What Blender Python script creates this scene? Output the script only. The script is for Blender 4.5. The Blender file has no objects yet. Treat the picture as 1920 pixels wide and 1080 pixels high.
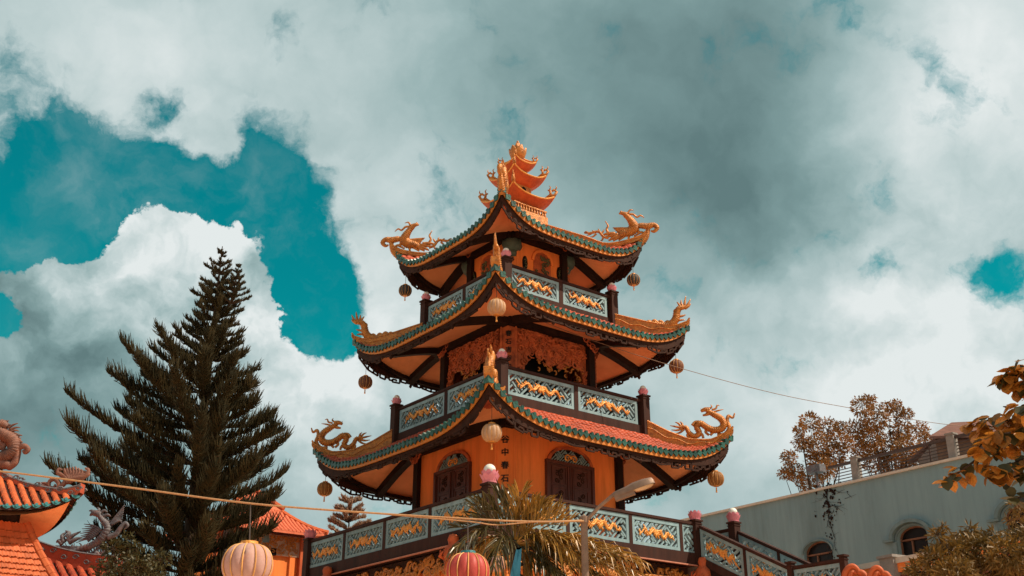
import bpy, math, random
import numpy as np
from mathutils import Vector, Matrix

random.seed(7); rng = np.random.default_rng(7)
scene = bpy.context.scene
col = scene.collection
R = math.radians

# ------------------------------------------------------------------ camera
F_PX = 2079.0; PITCH = math.atan(884 / F_PX); CAM_H = 1.6
cam_d = bpy.data.cameras.new('camera'); cam = bpy.data.objects.new('camera', cam_d); col.objects.link(cam)
cam.location = (0, 0, CAM_H); cam.rotation_euler = (R(90) + PITCH, 0, 0)
cam_d.sensor_width = 36; cam_d.lens = F_PX / 1920 * 36; cam_d.clip_start = 0.1; cam_d.clip_end = 3000
scene.camera = cam

def ray(px, py):
    x = (px - 960) / F_PX; y = (540 - py) / F_PX
    return Vector((x, math.cos(PITCH) - y * math.sin(PITCH), math.sin(PITCH) + y * math.cos(PITCH)))
def P(px, py, Y):
    r = ray(px, py); return Vector((0, 0, CAM_H)) + r * (Y / r.y)
def PZ(px, py, z):
    r = ray(px, py); return Vector((0, 0, CAM_H)) + r * ((z - CAM_H) / r.z)
def PPL(px, py, o, n):
    r = ray(px, py); c = Vector((0, 0, CAM_H)); return c + r * ((o - c).dot(n) / r.dot(n))

# ------------------------------------------------------------------ sun, sky, exposure
SUN_AZ, SUN_EL = R(104), R(50)
sun_dir = Vector((math.sin(SUN_AZ) * math.cos(SUN_EL), math.cos(SUN_AZ) * math.cos(SUN_EL), math.sin(SUN_EL)))
sd = bpy.data.lights.new('sun', 'SUN'); sd.energy = 5.0; sd.angle = R(0.5); sd.color = (1.0, 0.86, 0.66)
so = bpy.data.objects.new('sun', sd); col.objects.link(so)
so.rotation_euler = (-sun_dir).to_track_quat('-Z', 'Y').to_euler(); so.location = (30, -20, 60)

world = bpy.data.worlds.new('World'); scene.world = world; world.use_nodes = True
nt = world.node_tree; N = nt.nodes; LK = nt.links; N.clear()
def nd(t, **k):
    n = N.new(t)
    for a, b in k.items(): setattr(n, a, b)
    return n
def setin(s, v):
    if hasattr(v, 'links') or isinstance(v, bpy.types.NodeSocket): LK.new(v, s)
    else: s.default_value = v
def M_(op, a, b=None, c=None, clamp=False):
    n = nd('ShaderNodeMath', operation=op, use_clamp=clamp); setin(n.inputs[0], a)
    if b is not None: setin(n.inputs[1], b)
    if c is not None: setin(n.inputs[2], c)
    return n.outputs[0]
def V_(op, a, b=None, scale=None):
    n = nd('ShaderNodeVectorMath', operation=op); setin(n.inputs[0], a)
    if b is not None: setin(n.inputs[1], b)
    if scale is not None: setin(n.inputs['Scale'], scale)
    return n
def noise_(vec, scale, detail=6, rough=0.55):
    n = nd('ShaderNodeTexNoise'); setin(n.inputs['Vector'], vec); n.inputs['Scale'].default_value = scale
    n.inputs['Detail'].default_value = detail; n.inputs['Roughness'].default_value = rough
    return n
tc = nd('ShaderNodeTexCoord'); d0 = tc.outputs['Generated']
warp = noise_(d0, 11.0, 9, 0.62)
wv = V_('SUBTRACT', warp.outputs['Color'], (0.5, 0.5, 0.5)).outputs[0]
dw = V_('NORMALIZE', V_('ADD', d0, V_('SCALE', wv, scale=0.085).outputs[0]).outputs[0]).outputs[0]
dsoft = V_('NORMALIZE', V_('ADD', d0, V_('SCALE', wv, scale=0.06).outputs[0]).outputs[0]).outputs[0]
def blobs(vec, lst):
    acc = None
    for (px, py, r, amp) in lst:
        dd = ray(px, py).normalized(); sig = r / F_PX
        dp = V_('DOT_PRODUCT', vec, tuple(dd)).outputs['Value']
        acc = M_('MULTIPLY_ADD', M_('POWER', dp, math.floor(1 / sig ** 2) + 0.5), amp, 0.0 if acc is None else acc)
    return acc
crisp = M_('MINIMUM', blobs(d0, [(200, 500, 130, 1.0), (400, 520, 130, 1.0), (600, 720, 130, .7), (1750, 640, 220, .45), (20, 600, 90, .8)]), 1.0)
holes = blobs(dw, [(20, 325, 82, .66), (110, 310, 75, .62), (200, 310, 70, .64), (290, 325, 65, .66), (60, 400, 65, .58), (150, 380, 55, .55), (10, 450, 50, .5), (380, 370, 60, .62), (460, 360, 65, .62), (540, 400, 60, .55), (320, 200, 28, .45), (335, 160, 24, .32),
                   (475, 260, 35, .5), (470, 200, 25, .35), (560, 330, 40, .38), (590, 460, 50, .52), (605, 540, 55, .62), (560, 560, 35, .45), (625, 600, 50, .62), (590, 630, 40, .5), (650, 650, 30, .4), (560, 500, 40, .3), (500, 420, 45, .45), (630, 500, 35, .35),
                   (400, 235, 38, -.50), (385, 285, 24, -.35), (300, 250, 18, -.25), (555, 480, 28, -.25), (540, 110, 40, .25), (640, 175, 30, .22), (630, 300, 30, .2),
                   (230, 470, 55, -.50), (130, 520, 40, -.30), (330, 490, 55, -.45), (430, 520, 60, -.45), (500, 600, 40, -.35), (30, 520, 35, -.2), (700, 690, 60, -.3),
                   (820, 350, 42, .20), (800, 400, 30, .10), (1890, 510, 45, .48), (1905, 570, 40, .45), (1845, 515, 28, .35), (1840, 545, 30, -.15), (4, 600, 30, .6), (10, 640, 20, .4), (20, 480, 22, .3)])
wisp = noise_(dw, 26.0, 8, 0.6); fine = noise_(dsoft, 10.0, 11, 0.60); big = noise_(d0, 3.0, 5, 0.55)
dens = M_('SUBTRACT', M_('ADD', M_('ADD', 0.64, M_('ADD', M_('MULTIPLY', M_('SUBTRACT', fine.outputs['Fac'], 0.5), M_('MULTIPLY_ADD', crisp, -0.5, 1.75)), M_('MULTIPLY', M_('SUBTRACT', wisp.outputs['Fac'], 0.5), M_('MULTIPLY_ADD', crisp, -0.5, 1.0)))),
                         M_('MULTIPLY', M_('SUBTRACT', big.outputs['Fac'], 0.5), 0.30)), M_('MULTIPLY', holes, M_('MULTIPLY_ADD', crisp, 0.38, 0.64)))
mr = nd('ShaderNodeMapRange', interpolation_type='SMOOTHSTEP'); setin(mr.inputs[0], dens)
setin(mr.inputs[1], M_('MULTIPLY_ADD', crisp, 0.16, 0.02)); setin(mr.inputs[2], M_('MULTIPLY_ADD', crisp, -0.24, 0.54))
veil = nd('ShaderNodeMapRange', interpolation_type='SMOOTHSTEP'); setin(veil.inputs[0], noise_(dw, 7.0, 9, 0.62).outputs['Fac']); veil.inputs[1].default_value = 0.44; veil.inputs[2].default_value = 0.78; veil.inputs[4].default_value = 0.34
mask = M_('MAXIMUM', mr.outputs[0], veil.outputs[0])
lum = blobs(dsoft, [(1860, 100, 130, .38), (1740, 250, 120, .12), (1700, 40, 120, .10), (300, 130, 220, .20), (90, 60, 150, .08), (230, 470, 80, .24), (420, 515, 75, .24), (300, 600, 110, .06), (1620, 600, 200, .24), (1780, 620, 120, .08), (560, 690, 90, .16), (330, 690, 110, .06),
                    (1790, 700, 180, .18), (1330, 600, 120, .10), (740, 400, 110, .24), (710, 620, 80, .30), (620, 760, 110, .22), (1500, 760, 250, .08), (900, 60, 150, -.06), (1150, 340, 60, .10), (1600, 270, 80, .10),
                    (1250, 190, 200, -.32), (1430, 400, 160, -.36), (1330, 300, 140, -.10), (1100, 60, 150, -.08), (80, 700, 130, -.20), (40, 840, 130, -.22), (1540, 60, 110, -.14), (250, 900, 170, -.10), (1780, 340, 100, -.08)])
offs = V_('ADD', dsoft, tuple(v * 0.022 for v in (sun_dir * 0.6 + Vector((0, 0, 0.8))))).outputs[0]
fine2 = noise_(offs, 10.0, 6, 0.55); fine1 = noise_(dsoft, 10.0, 6, 0.55)
relief = M_('MULTIPLY', M_('SUBTRACT', fine1.outputs['Fac'], fine2.outputs['Fac']), M_('MULTIPLY_ADD', crisp, 1.9, 0.45))
fine3 = noise_(d0, 4.5, 6, 0.52)
lumt = M_('ADD', M_('ADD', M_('ADD', 0.56, lum), relief), M_('MULTIPLY', M_('SUBTRACT', fine3.outputs['Fac'], 0.5), 0.42), clamp=True)
cr = nd('ShaderNodeValToRGB'); setin(cr.inputs[0], lumt)
els = cr.color_ramp.elements
els[0].position = 0.0; els[0].color = (0.115, 0.195, 0.200, 1)
els[1].position = 1.0; els[1].color = (0.74, 0.79, 0.785, 1)
for pos, c_ in ((0.25, (0.190, 0.300, 0.303)), (0.5, (0.315, 0.440, 0.442)), (0.75, (0.51, 0.610, 0.610))):
    e = els.new(pos); e.color = c_ + (1,)
sky = nd('ShaderNodeTexSky', sky_type='NISHITA'); sky.sun_disc = False
sky.sun_elevation = SUN_EL; sky.sun_rotation = SUN_AZ; sky.air_density = 1.0; sky.dust_density = 0.6; sky.ozone_density = 1.5
tint = V_('MULTIPLY', sky.outputs[0], (0.008, 0.95, 0.65)).outputs[0]
clo = V_('SCALE', cr.outputs[0], scale=8.8).outputs[0]
mx = nd('ShaderNodeMix', data_type='RGBA'); setin(mx.inputs[0], mask); setin(mx.inputs[6], tint); setin(mx.inputs[7], clo)
world.cycles.sampling_method = 'MANUAL'; world.cycles.sample_map_resolution = 256
bg = nd('ShaderNodeBackground'); setin(bg.inputs[0], mx.outputs[2]); bg.inputs[1].default_value = 0.1
wo = nd('ShaderNodeOutputWorld'); LK.new(bg.outputs[0], wo.inputs[0])

scene.view_settings.view_transform = 'Standard'; scene.view_settings.look = 'None'
scene.view_settings.exposure = 0.25; scene.view_settings.gamma = 1.0
scene.view_settings.use_curve_mapping = False
scene.render.resolution_x = 1024; scene.render.resolution_y = 576

# ------------------------------------------------------------------ materials
MATS = {}
def mat(name, c, c2=None, rough=0.7, scale=6.0, bump=0.15, spec=0.3, metal=0.0, streak=False, transl=0.0, dirt=None, dirt_amt=0.5, vary=0.0, rain=0.0):
    """Principled surface whose colour wanders between c and c2 over two noise sizes, with relief and optional dirt."""
    m = bpy.data.materials.new(name); m.use_nodes = True; t = m.node_tree; n = t.nodes; l = t.links
    b = n['Principled BSDF']; c2 = c2 or tuple(v * 0.6 for v in c)
    co = n.new('ShaderNodeTexCoord'); mp = n.new('ShaderNodeMapping'); l.new(co.outputs['Object'], mp.inputs[0])
    if streak: mp.inputs['Scale'].default_value = (1, 1, 0.18)
    a = n.new('ShaderNodeTexNoise'); a.inputs['Scale'].default_value = scale; a.inputs['Detail'].default_value = 8; a.inputs['Roughness'].default_value = 0.65
    l.new(mp.outputs[0], a.inputs['Vector'])
    r = n.new('ShaderNodeValToRGB'); r.color_ramp.elements[0].position = 0.32; r.color_ramp.elements[1].position = 0.66
    r.color_ramp.elements[0].color = (*c2, 1); r.color_ramp.elements[1].color = (*c, 1); l.new(a.outputs[0], r.inputs[0])
    out = r.outputs[0]
    if dirt:
        a2 = n.new('ShaderNodeTexNoise'); a2.inputs['Scale'].default_value = scale * 0.45; a2.inputs['Detail'].default_value = 10; a2.inputs['Roughness'].default_value = 0.7
        l.new(mp.outputs[0], a2.inputs['Vector'])
        r2 = n.new('ShaderNodeValToRGB'); r2.color_ramp.elements[0].position = 0.50; r2.color_ramp.elements[1].position = 0.72
        r2.color_ramp.elements[0].color = (0, 0, 0, 1); r2.color_ramp.elements[1].color = (dirt_amt,) * 3 + (1,); l.new(a2.outputs[0], r2.inputs[0])
        x = n.new('ShaderNodeMix'); x.data_type = 'RGBA'; l.new(r2.outputs[0], x.inputs[0]); l.new(out, x.inputs[6]); x.inputs[7].default_value = (*dirt, 1)
        out = x.outputs[2]
    if rain:   # thin vertical rain marks
        mp2 = n.new('ShaderNodeMapping'); l.new(co.outputs['Object'], mp2.inputs[0]); mp2.inputs['Scale'].default_value = (1, 1, 0.06)
        a4 = n.new('ShaderNodeTexNoise'); a4.inputs['Scale'].default_value = 5.0; a4.inputs['Detail'].default_value = 9; a4.inputs['Roughness'].default_value = 0.7; l.new(mp2.outputs[0], a4.inputs['Vector'])
        r4 = n.new('ShaderNodeMapRange'); l.new(a4.outputs[0], r4.inputs[0]); r4.inputs[1].default_value = 0.48; r4.inputs[2].default_value = 0.78; r4.inputs[3].default_value = 1.0; r4.inputs[4].default_value = 1.0 - rain
        v4 = n.new('ShaderNodeVectorMath'); v4.operation = 'SCALE'; l.new(out, v4.inputs[0]); l.new(r4.outputs[0], v4.inputs['Scale']); out = v4.outputs[0]
    if vary:   # each piece a little lighter or darker than its neighbours
        oi = n.new('ShaderNodeObjectInfo'); r5 = n.new('ShaderNodeMapRange'); l.new(oi.outputs['Random'], r5.inputs[0]); r5.inputs[3].default_value = 1.0 - vary; r5.inputs[4].default_value = 1.0 + vary
        v5 = n.new('ShaderNodeVectorMath'); v5.operation = 'SCALE'; l.new(out, v5.inputs[0]); l.new(r5.outputs[0], v5.inputs['Scale']); out = v5.outputs[0]
    l.new(out, b.inputs['Base Color']); b.inputs['Roughness'].default_value = rough; b.inputs['Metallic'].default_value = metal
    b.inputs['Specular IOR Level'].default_value = spec
    if bump:
        a3 = n.new('ShaderNodeTexNoise'); a3.inputs['Scale'].default_value = scale * 5; a3.inputs['Detail'].default_value = 6; l.new(mp.outputs[0], a3.inputs['Vector'])
        bp = n.new('ShaderNodeBump'); bp.inputs['Strength'].default_value = bump; bp.inputs['Distance'].default_value = 0.03
        l.new(a3.outputs[0], bp.inputs['Height']); l.new(bp.outputs[0], b.inputs['Normal'])
    if transl:
        tr = n.new('ShaderNodeBsdfTranslucent'); l.new(out, tr.inputs[0]); ms = n.new('ShaderNodeMixShader'); ms.inputs[0].default_value = transl
        l.new(b.outputs[0], ms.inputs[1]); l.new(tr.outputs[0], ms.inputs[2]); l.new(ms.outputs[0], n['Material Output'].inputs[0])
    MATS[name] = m; return m
mat('orange_plaster', (0.90, 0.262, 0.066), (0.83, 0.215, 0.052), 0.85, 1.3, 0.12, 0.15, streak=True, dirt=(0.34, 0.085, 0.03), dirt_amt=0.45, rain=0.30)
mat('soffit_orange', (0.88, 0.36, 0.165), (0.80, 0.30, 0.13), 0.85, 1.6, 0.1, 0.15, dirt=(0.28, 0.10, 0.04), dirt_amt=0.35)
mat('dark_timber', (0.026, 0.012, 0.009), (0.012, 0.006, 0.005), 0.75, 5, 0.3, 0.12, streak=True)
mat('brown_paint', (0.056, 0.021, 0.015), (0.034, 0.013, 0.010), 0.75, 3, 0.2, 0.15, streak=True, dirt=(0.05, 0.028, 0.022), dirt_amt=0.7, rain=0.35)
mat('carved_brown', (0.050, 0.020, 0.013), (0.024, 0.011, 0.008), 0.75, 6, 0.35, 0.12)
mat('gold_paint', (0.62, 0.225, 0.030), (0.36, 0.105, 0.014), 0.38, 11, 0.6, 0.55, metal=0.2, dirt=(0.13, 0.040, 0.010), dirt_amt=0.85)
mat('gold_relief', (0.80, 0.36, 0.07), (0.60, 0.20, 0.03), 0.4, 9, 0.3, 0.5, metal=0.15, dirt=(0.35, 0.10, 0.02), dirt_amt=0.5)
mat('green_glaze', (0.014, 0.082, 0.062), (0.008, 0.045, 0.036), 0.35, 7, 0.2, 0.5, dirt=(0.05, 0.06, 0.045), dirt_amt=0.5, vary=0.45)
mat('eave_gold', (0.66, 0.225, 0.034), (0.46, 0.14, 0.022), 0.5, 6, 0.2, 0.4, dirt=(0.28, 0.10, 0.03), dirt_amt=0.6)
mat('cornice_pink', (0.52, 0.22, 0.15), (0.40, 0.15, 0.10), 0.8, 5, 0.2, 0.2)
mat('rail_teal', (0.25, 0.36, 0.395), (0.19, 0.285, 0.32), 0.75, 4, 0.2, 0.25, streak=True, dirt=(0.13, 0.16, 0.165), dirt_amt=0.7, vary=0.12, rain=0.25)
mat('tile_red', (0.54, 0.088, 0.030), (0.34, 0.048, 0.02), 0.55, 3.2, 0.3, 0.35, dirt=(0.12, 0.035, 0.025), dirt_amt=0.7)
mat('tile_coral', (0.74, 0.185, 0.09), (0.58, 0.13, 0.06), 0.6, 3.0, 0.3, 0.3, dirt=(0.30, 0.07, 0.04), dirt_amt=0.5)
mat('tile_orange', (0.58, 0.130, 0.038), (0.42, 0.082, 0.026), 0.6, 3.0, 0.3, 0.3, dirt=(0.20, 0.06, 0.03), dirt_amt=0.6, vary=0.22)
mat('lotus_pink', (0.72, 0.265, 0.325), (0.60, 0.18, 0.24), 0.55, 5, 0.15, 0.3, dirt=(0.25, 0.09, 0.10), dirt_amt=0.5)
mat('globe_white', (0.80, 0.78, 0.72), (0.70, 0.67, 0.60), 0.25, 6, 0.0, 0.5)
mat('spire_red', (0.56, 0.115, 0.032), (0.38, 0.065, 0.02), 0.6, 4, 0.2, 0.3, dirt=(0.30, 0.06, 0.025), dirt_amt=0.4)
mat('door_wood', (0.115, 0.036, 0.026), (0.055, 0.018, 0.014), 0.45, 6, 0.3, 0.35, streak=True)
mat('carved_rust', (0.52, 0.125, 0.040), (0.30, 0.062, 0.024), 0.55, 5, 0.4, 0.3, dirt=(0.07, 0.022, 0.014), dirt_amt=0.8)
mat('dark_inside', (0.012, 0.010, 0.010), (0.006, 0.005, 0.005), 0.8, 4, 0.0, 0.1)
mat('capital_green', (0.075, 0.105, 0.080), (0.05, 0.065, 0.055), 0.6, 7, 0.3, 0.3)
mat('niche_relief', (0.13, 0.125, 0.055), (0.05, 0.04, 0.025), 0.55, 8, 0.4, 0.3)
mat('ink_black', (0.012, 0.010, 0.010), (0.008, 0.007, 0.007), 0.5, 8, 0.0, 0.3)
mat('needles', (0.060, 0.041, 0.013), (0.016, 0.017, 0.008), 0.7, 1.6, 0.0, 0.2, transl=0.15)
mat('needles_tip', (0.40, 0.24, 0.16), (0.24, 0.14, 0.09), 0.7, 1.6, 0.0, 0.2, transl=0.2)
mat('bark', (0.070, 0.045, 0.030), (0.035, 0.022, 0.016), 0.9, 5, 0.5, 0.1, streak=True)
mat('leaf_bronze', (0.34, 0.130, 0.028), (0.105, 0.060, 0.018), 0.5, 1.3, 0.0, 0.35, transl=0.25)
mat('leaf_amber', (0.56, 0.215, 0.028), (0.26, 0.10, 0.018), 0.45, 6, 0.1, 0.4, transl=0.3, vary=0.45)
mat('leaf_olive', (0.23, 0.115, 0.020), (0.080, 0.048, 0.011), 0.5, 1.5, 0.0, 0.35, transl=0.25)
mat('leaf_dark', (0.075, 0.060, 0.018), (0.040, 0.034, 0.012), 0.5, 1.5, 0.0, 0.3, transl=0.2)
mat('palm_dark', (0.13, 0.085, 0.020), (0.040, 0.034, 0.011), 0.35, 2.5, 0.0, 0.55, transl=0.15)
mat('palm_leaf', (0.48, 0.235, 0.040), (0.13, 0.078, 0.016), 0.35, 2.2, 0.0, 0.5, transl=0.2)
mat('palm_stem', (0.42, 0.23, 0.07), (0.28, 0.14, 0.045), 0.6, 4, 0.1, 0.3)
mat('white_wall', (0.225, 0.318, 0.348), (0.185, 0.270, 0.298), 0.9, 0.8, 0.12, 0.15, streak=True, dirt=(0.11, 0.155, 0.165), dirt_amt=0.7, rain=0.18)
mat('wall_trim', (0.17, 0.235, 0.25), (0.12, 0.17, 0.18), 0.85, 3, 0.15, 0.2)
mat('coping_pale', (0.62, 0.52, 0.44), (0.50, 0.42, 0.36), 0.85, 4, 0.2, 0.2)
mat('frame_wood', (0.23, 0.105, 0.060), (0.15, 0.066, 0.040), 0.6, 6, 0.2, 0.3)
mat('glass_dark', (0.014, 0.012, 0.012), (0.008, 0.007, 0.007), 0.30, 3, 0.0, 0.2)
mat('rail_iron', (0.085, 0.045, 0.035), (0.05, 0.028, 0.022), 0.55, 8, 0.2, 0.4)
mat('concrete', (0.30, 0.26, 0.24), (0.22, 0.19, 0.175), 0.9, 4, 0.3, 0.15)
mat('brick_red', (0.20, 0.060, 0.040), (0.12, 0.035, 0.026), 0.85, 7, 0.3, 0.2)
mat('shed_roof', (0.20, 0.080, 0.055), (0.12, 0.048, 0.035), 0.7, 3, 0.2, 0.3)
mat('paving', (0.78, 0.55, 0.39), (0.70, 0.48, 0.33), 0.9, 0.7, 0.2, 0.15, dirt=(0.55, 0.37, 0.26), dirt_amt=0.5)
mat('lamp_metal', (0.25, 0.155, 0.11), (0.18, 0.11, 0.08), 0.5, 7, 0.15, 0.4, metal=0.2)
mat('lamp_lens', (0.50, 0.33, 0.20), (0.40, 0.25, 0.14), 0.15, 7, 0.0, 0.5)
mat('rope', (0.50, 0.27, 0.135), (0.34, 0.17, 0.085), 0.8, 25, 0.3, 0.2)
mat('wire_dark', (0.10, 0.08, 0.075), (0.07, 0.055, 0.05), 0.6, 9, 0.0, 0.3)
mat('silk_dark', (0.060, 0.058, 0.060), (0.036, 0.034, 0.036), 0.6, 5, 0.1, 0.3, transl=0.2)
mat('silk_brown', (0.22, 0.085, 0.055), (0.14, 0.055, 0.036), 0.6, 5, 0.1, 0.3, transl=0.25)
mat('silk_amber', (0.38, 0.165, 0.050), (0.26, 0.105, 0.032), 0.6, 5, 0.1, 0.3, transl=0.3)
mat('silk_cream', (0.64, 0.42, 0.28), (0.54, 0.32, 0.20), 0.6, 5, 0.1, 0.3, transl=0.3)
mat('silk_rose', (0.66, 0.42, 0.38), (0.56, 0.32, 0.28), 0.6, 5, 0.1, 0.3, transl=0.3, dirt=(0.55, 0.22, 0.12), dirt_amt=0.7)
mat('silk_red', (0.62, 0.10, 0.085), (0.48, 0.065, 0.055), 0.5, 5, 0.1, 0.35, transl=0.3)
mat('lantern_rib', (0.70, 0.36, 0.12), (0.56, 0.26, 0.08), 0.5, 9, 0.0, 0.3)
mat('statue_stone', (0.28, 0.115, 0.075), (0.12, 0.050, 0.038), 0.6, 7, 0.4, 0.3, dirt=(0.09, 0.075, 0.075), dirt_amt=0.8)
mat('statue_blue', (0.17, 0.165, 0.18), (0.08, 0.06, 0.066), 0.6, 9, 0.4, 0.3, dirt=(0.25, 0.09, 0.06), dirt_amt=0.7)
mat('hip_red', (0.44, 0.085, 0.040), (0.30, 0.055, 0.03), 0.65, 4, 0.25, 0.25, dirt=(0.14, 0.05, 0.04), dirt_amt=0.6)
mat('teal_glaze', (0.035, 0.20, 0.225), (0.022, 0.13, 0.15), 0.4, 8, 0.2, 0.5)
mat('frieze_pale', (0.50, 0.38, 0.30), (0.38, 0.22, 0.14), 0.7, 10, 0.4, 0.3)
mat('flag_blue', (0.03, 0.15, 0.24), (0.02, 0.11, 0.18), 0.8, 5, 0.1, 0.2, transl=0.2)

# ------------------------------------------------------------------ mesh helpers
class MB:
    def __init__(s): s.v = []; s.f = []
    def add(s, vs, fs):
        o = len(s.v); s.v += [tuple(v) for v in vs]; s.f += [tuple(i + o for i in f) for f in fs]; return s
    def box(s, c, d, M=None):
        hx, hy, hz = d[0] / 2, d[1] / 2, d[2] / 2
        vs = [Vector((c[0] + a * hx, c[1] + b * hy, c[2] + e * hz)) for e in (-1, 1) for b in (-1, 1) for a in (-1, 1)]
        if M is not None: vs = [M @ v for v in vs]
        return s.add(vs, [(0, 2, 3, 1), (4, 5, 7, 6), (0, 1, 5, 4), (2, 6, 7, 3), (0, 4, 6, 2), (1, 3, 7, 5)])
    def bar(s, p0, p1, w, h, up=(0, 0, 1)):
        p0 = Vector(p0); p1 = Vector(p1); t = (p1 - p0).normalized(); up = Vector(up)
        x = t.cross(up); x = x.normalized() if x.length > 1e-6 else Vector((1, 0, 0)); u = x.cross(t).normalized()
        vs = [p + x * (a * w / 2) + u * (b * h / 2) for p in (p0, p1) for b in (-1, 1) for a in (-1, 1)]
        return s.add(vs, [(0, 1, 3, 2), (4, 6, 7, 5), (0, 4, 5, 1), (2, 3, 7, 6), (0, 2, 6, 4), (1, 5, 7, 3)])
    def tube(s, pts, r, n=6, flat=None, axis=(0, 1, 0)):
        """tapered tube along pts; flat scales it along `axis` (a relief)."""
        pts = [Vector(p) for p in pts]; m = len(pts); rs = r if hasattr(r, '__len__') else [r] * m
        if len(rs) != m: rs = np.interp(np.linspace(0, 1, m), np.linspace(0, 1, len(rs)), rs)
        vs = []; fs = []; prev = None; ax = Vector(axis)
        for i, p in enumerate(pts):
            t = (pts[min(i + 1, m - 1)] - pts[max(i - 1, 0)])
            t = t.normalized() if t.length > 1e-9 else Vector((0, 0, 1))
            if flat is not None:
                a = ax; b = t.cross(ax); b = b.normalized() if b.length > 1e-6 else Vector((0, 0, 1))
            else:
                if prev is None:
                    a = t.cross(Vector((0, 0, 1))); a = a.normalized() if a.length > 1e-4 else Vector((1, 0, 0))
                else:
                    a = prev - t * prev.dot(t); a = a.normalized() if a.length > 1e-6 else Vector((1, 0, 0))
                prev = a; b = t.cross(a).normalized()
            for k in range(n):
                an = 2 * math.pi * k / n
                vs.append(p + a * (math.cos(an) * rs[i] * (flat if flat is not None else 1)) + b * (math.sin(an) * rs[i]))
        for i in range(m - 1):
            for k in range(n):
                fs.append((i * n + k, i * n + (k + 1) % n, (i + 1) * n + (k + 1) % n, (i + 1) * n + k))
        fs.append(tuple(range(n))[::-1]); fs.append(tuple((m - 1) * n + k for k in range(n)))
        return s.add(vs, fs)
    def lathe(s, prof, n=12, c=(0, 0, 0), lobes=0, amp=0.0, M=None):
        vs = []; fs = []
        for (r, z) in prof:
            for k in range(n):
                an = 2 * math.pi * k / n; rr = r * (1 - amp * (abs(math.cos(an * lobes / 2)) ** 6 if lobes else 0))
                v = Vector((c[0] + rr * math.cos(an), c[1] + rr * math.sin(an), c[2] + z)); vs.append(M @ v if M is not None else v)
        for i in range(len(prof) - 1):
            for k in range(n): fs.append((i * n + k, i * n + (k + 1) % n, (i + 1) * n + (k + 1) % n, (i + 1) * n + k))
        fs.append(tuple(range(n))[::-1]); fs.append(tuple((len(prof) - 1) * n + k for k in range(n)))
        return s.add(vs, fs)
    def prism(s, poly, y0, y1, M=None):
        """polygon in x,z pushed through y0..y1"""
        n = len(poly); vs = [Vector((x, y0, z)) for x, z in poly] + [Vector((x, y1, z)) for x, z in poly]
        if M is not None: vs = [M @ v for v in vs]
        fs = [tuple(range(n)), tuple(range(n, 2 * n))[::-1]] + [(i, i + n, (i + 1) % n + n, (i + 1) % n) for i in range(n)]
        return s.add(vs, fs)
    def grid(s, rows):
        m = len(rows[0]); vs = [p for r_ in rows for p in r_]
        return s.add(vs, [(i * m + j, i * m + j + 1, (i + 1) * m + j + 1, (i + 1) * m + j) for i in range(len(rows) - 1) for j in range(m - 1)])
    def slab(s, rows, th):
        """grid with thickness along z"""
        s.grid(rows); low = [[Vector(p) - Vector((0, 0, th)) for p in r_][::-1] for r_ in rows]; s.grid(low)
        e = [rows[0][j] for j in range(len(rows[0]))] + [r_[-1] for r_ in rows[1:]] + list(rows[-1][::-1][1:]) + [r_[0] for r_ in rows[::-1][1:]]
        s.grid([e, [Vector(p) - Vector((0, 0, th)) for p in e]]); return s
    def move(s, M): s.v = [tuple(M @ Vector(v)) for v in s.v]; return s
    def mesh(s, name):
        me = bpy.data.meshes.new(name); me.from_pydata(s.v, [], s.f); me.update(); return me
    def build(s, name, m, parent=None, smooth=False, label=None, kind=None):
        return link(s.mesh(name), name, m, parent, smooth, label, kind)
def link(me, name, m, parent=None, smooth=False, label=None, kind=None):
    if m is not None and not me.materials: me.materials.append(MATS[m])
    if smooth: me.polygons.foreach_set('use_smooth', [True] * len(me.polygons))
    o = bpy.data.objects.new(name, me); col.objects.link(o)
    if parent is not None: o.parent = parent
    if label: o['label'] = label
    if kind: o['kind'] = kind
    return o
def np_mesh(name, V, F):
    V = np.asarray(V, np.float32); F = np.asarray(F, np.int32); me = bpy.data.meshes.new(name); k = F.shape[1]
    me.vertices.add(len(V)); me.vertices.foreach_set('co', V.ravel()); me.loops.add(F.size); me.loops.foreach_set('vertex_index', F.ravel())
    me.polygons.add(len(F)); me.polygons.foreach_set('loop_start', np.arange(0, F.size, k, dtype=np.int32)); me.polygons.foreach_set('loop_total', np.full(len(F), k, np.int32))
    me.update(calc_edges=True); me.validate(); return me
def thing(name, label, cat, loc=(0, 0, 0), rz=0.0, group=None):
    o = bpy.data.objects.new(name, None); col.objects.link(o); o.location = loc; o.rotation_euler = (0, 0, rz)
    o['label'] = label; o['category'] = cat; o.empty_display_size = 0.3
    if group: o['group'] = group
    return o
def tag(o, label, cat, group=None):
    o['label'] = label; o['category'] = cat
    if group: o['group'] = group
    return o
def struct(o): o['kind'] = 'structure'; return o
def cat(pts, n=8):
    """smooth curve through points"""
    pts = [np.array(p, float) for p in pts]; q = [2 * pts[0] - pts[1]] + pts + [2 * pts[-1] - pts[-2]]; out = []
    for i in range(1, len(q) - 2):
        a, b, c, d = q[i - 1:i + 3]
        for t in np.linspace(0, 1, n, endpoint=False):
            out.append(0.5 * ((2 * b) + (c - a) * t + (2 * a - 5 * b + 4 * c - d) * t * t + (3 * b - a - 3 * c + d) * t ** 3))
    out.append(q[-2]); return out

# ------------------------------------------------------------------ ground
g = MB(); n_ = 24; ext = 900
g.grid([[(-ext + 2 * ext * i / n_, -ext + 2 * ext * j / n_, 0) for i in range(n_ + 1)] for j in range(n_ + 1)])
struct(g.build('ground', 'paving'))

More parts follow.
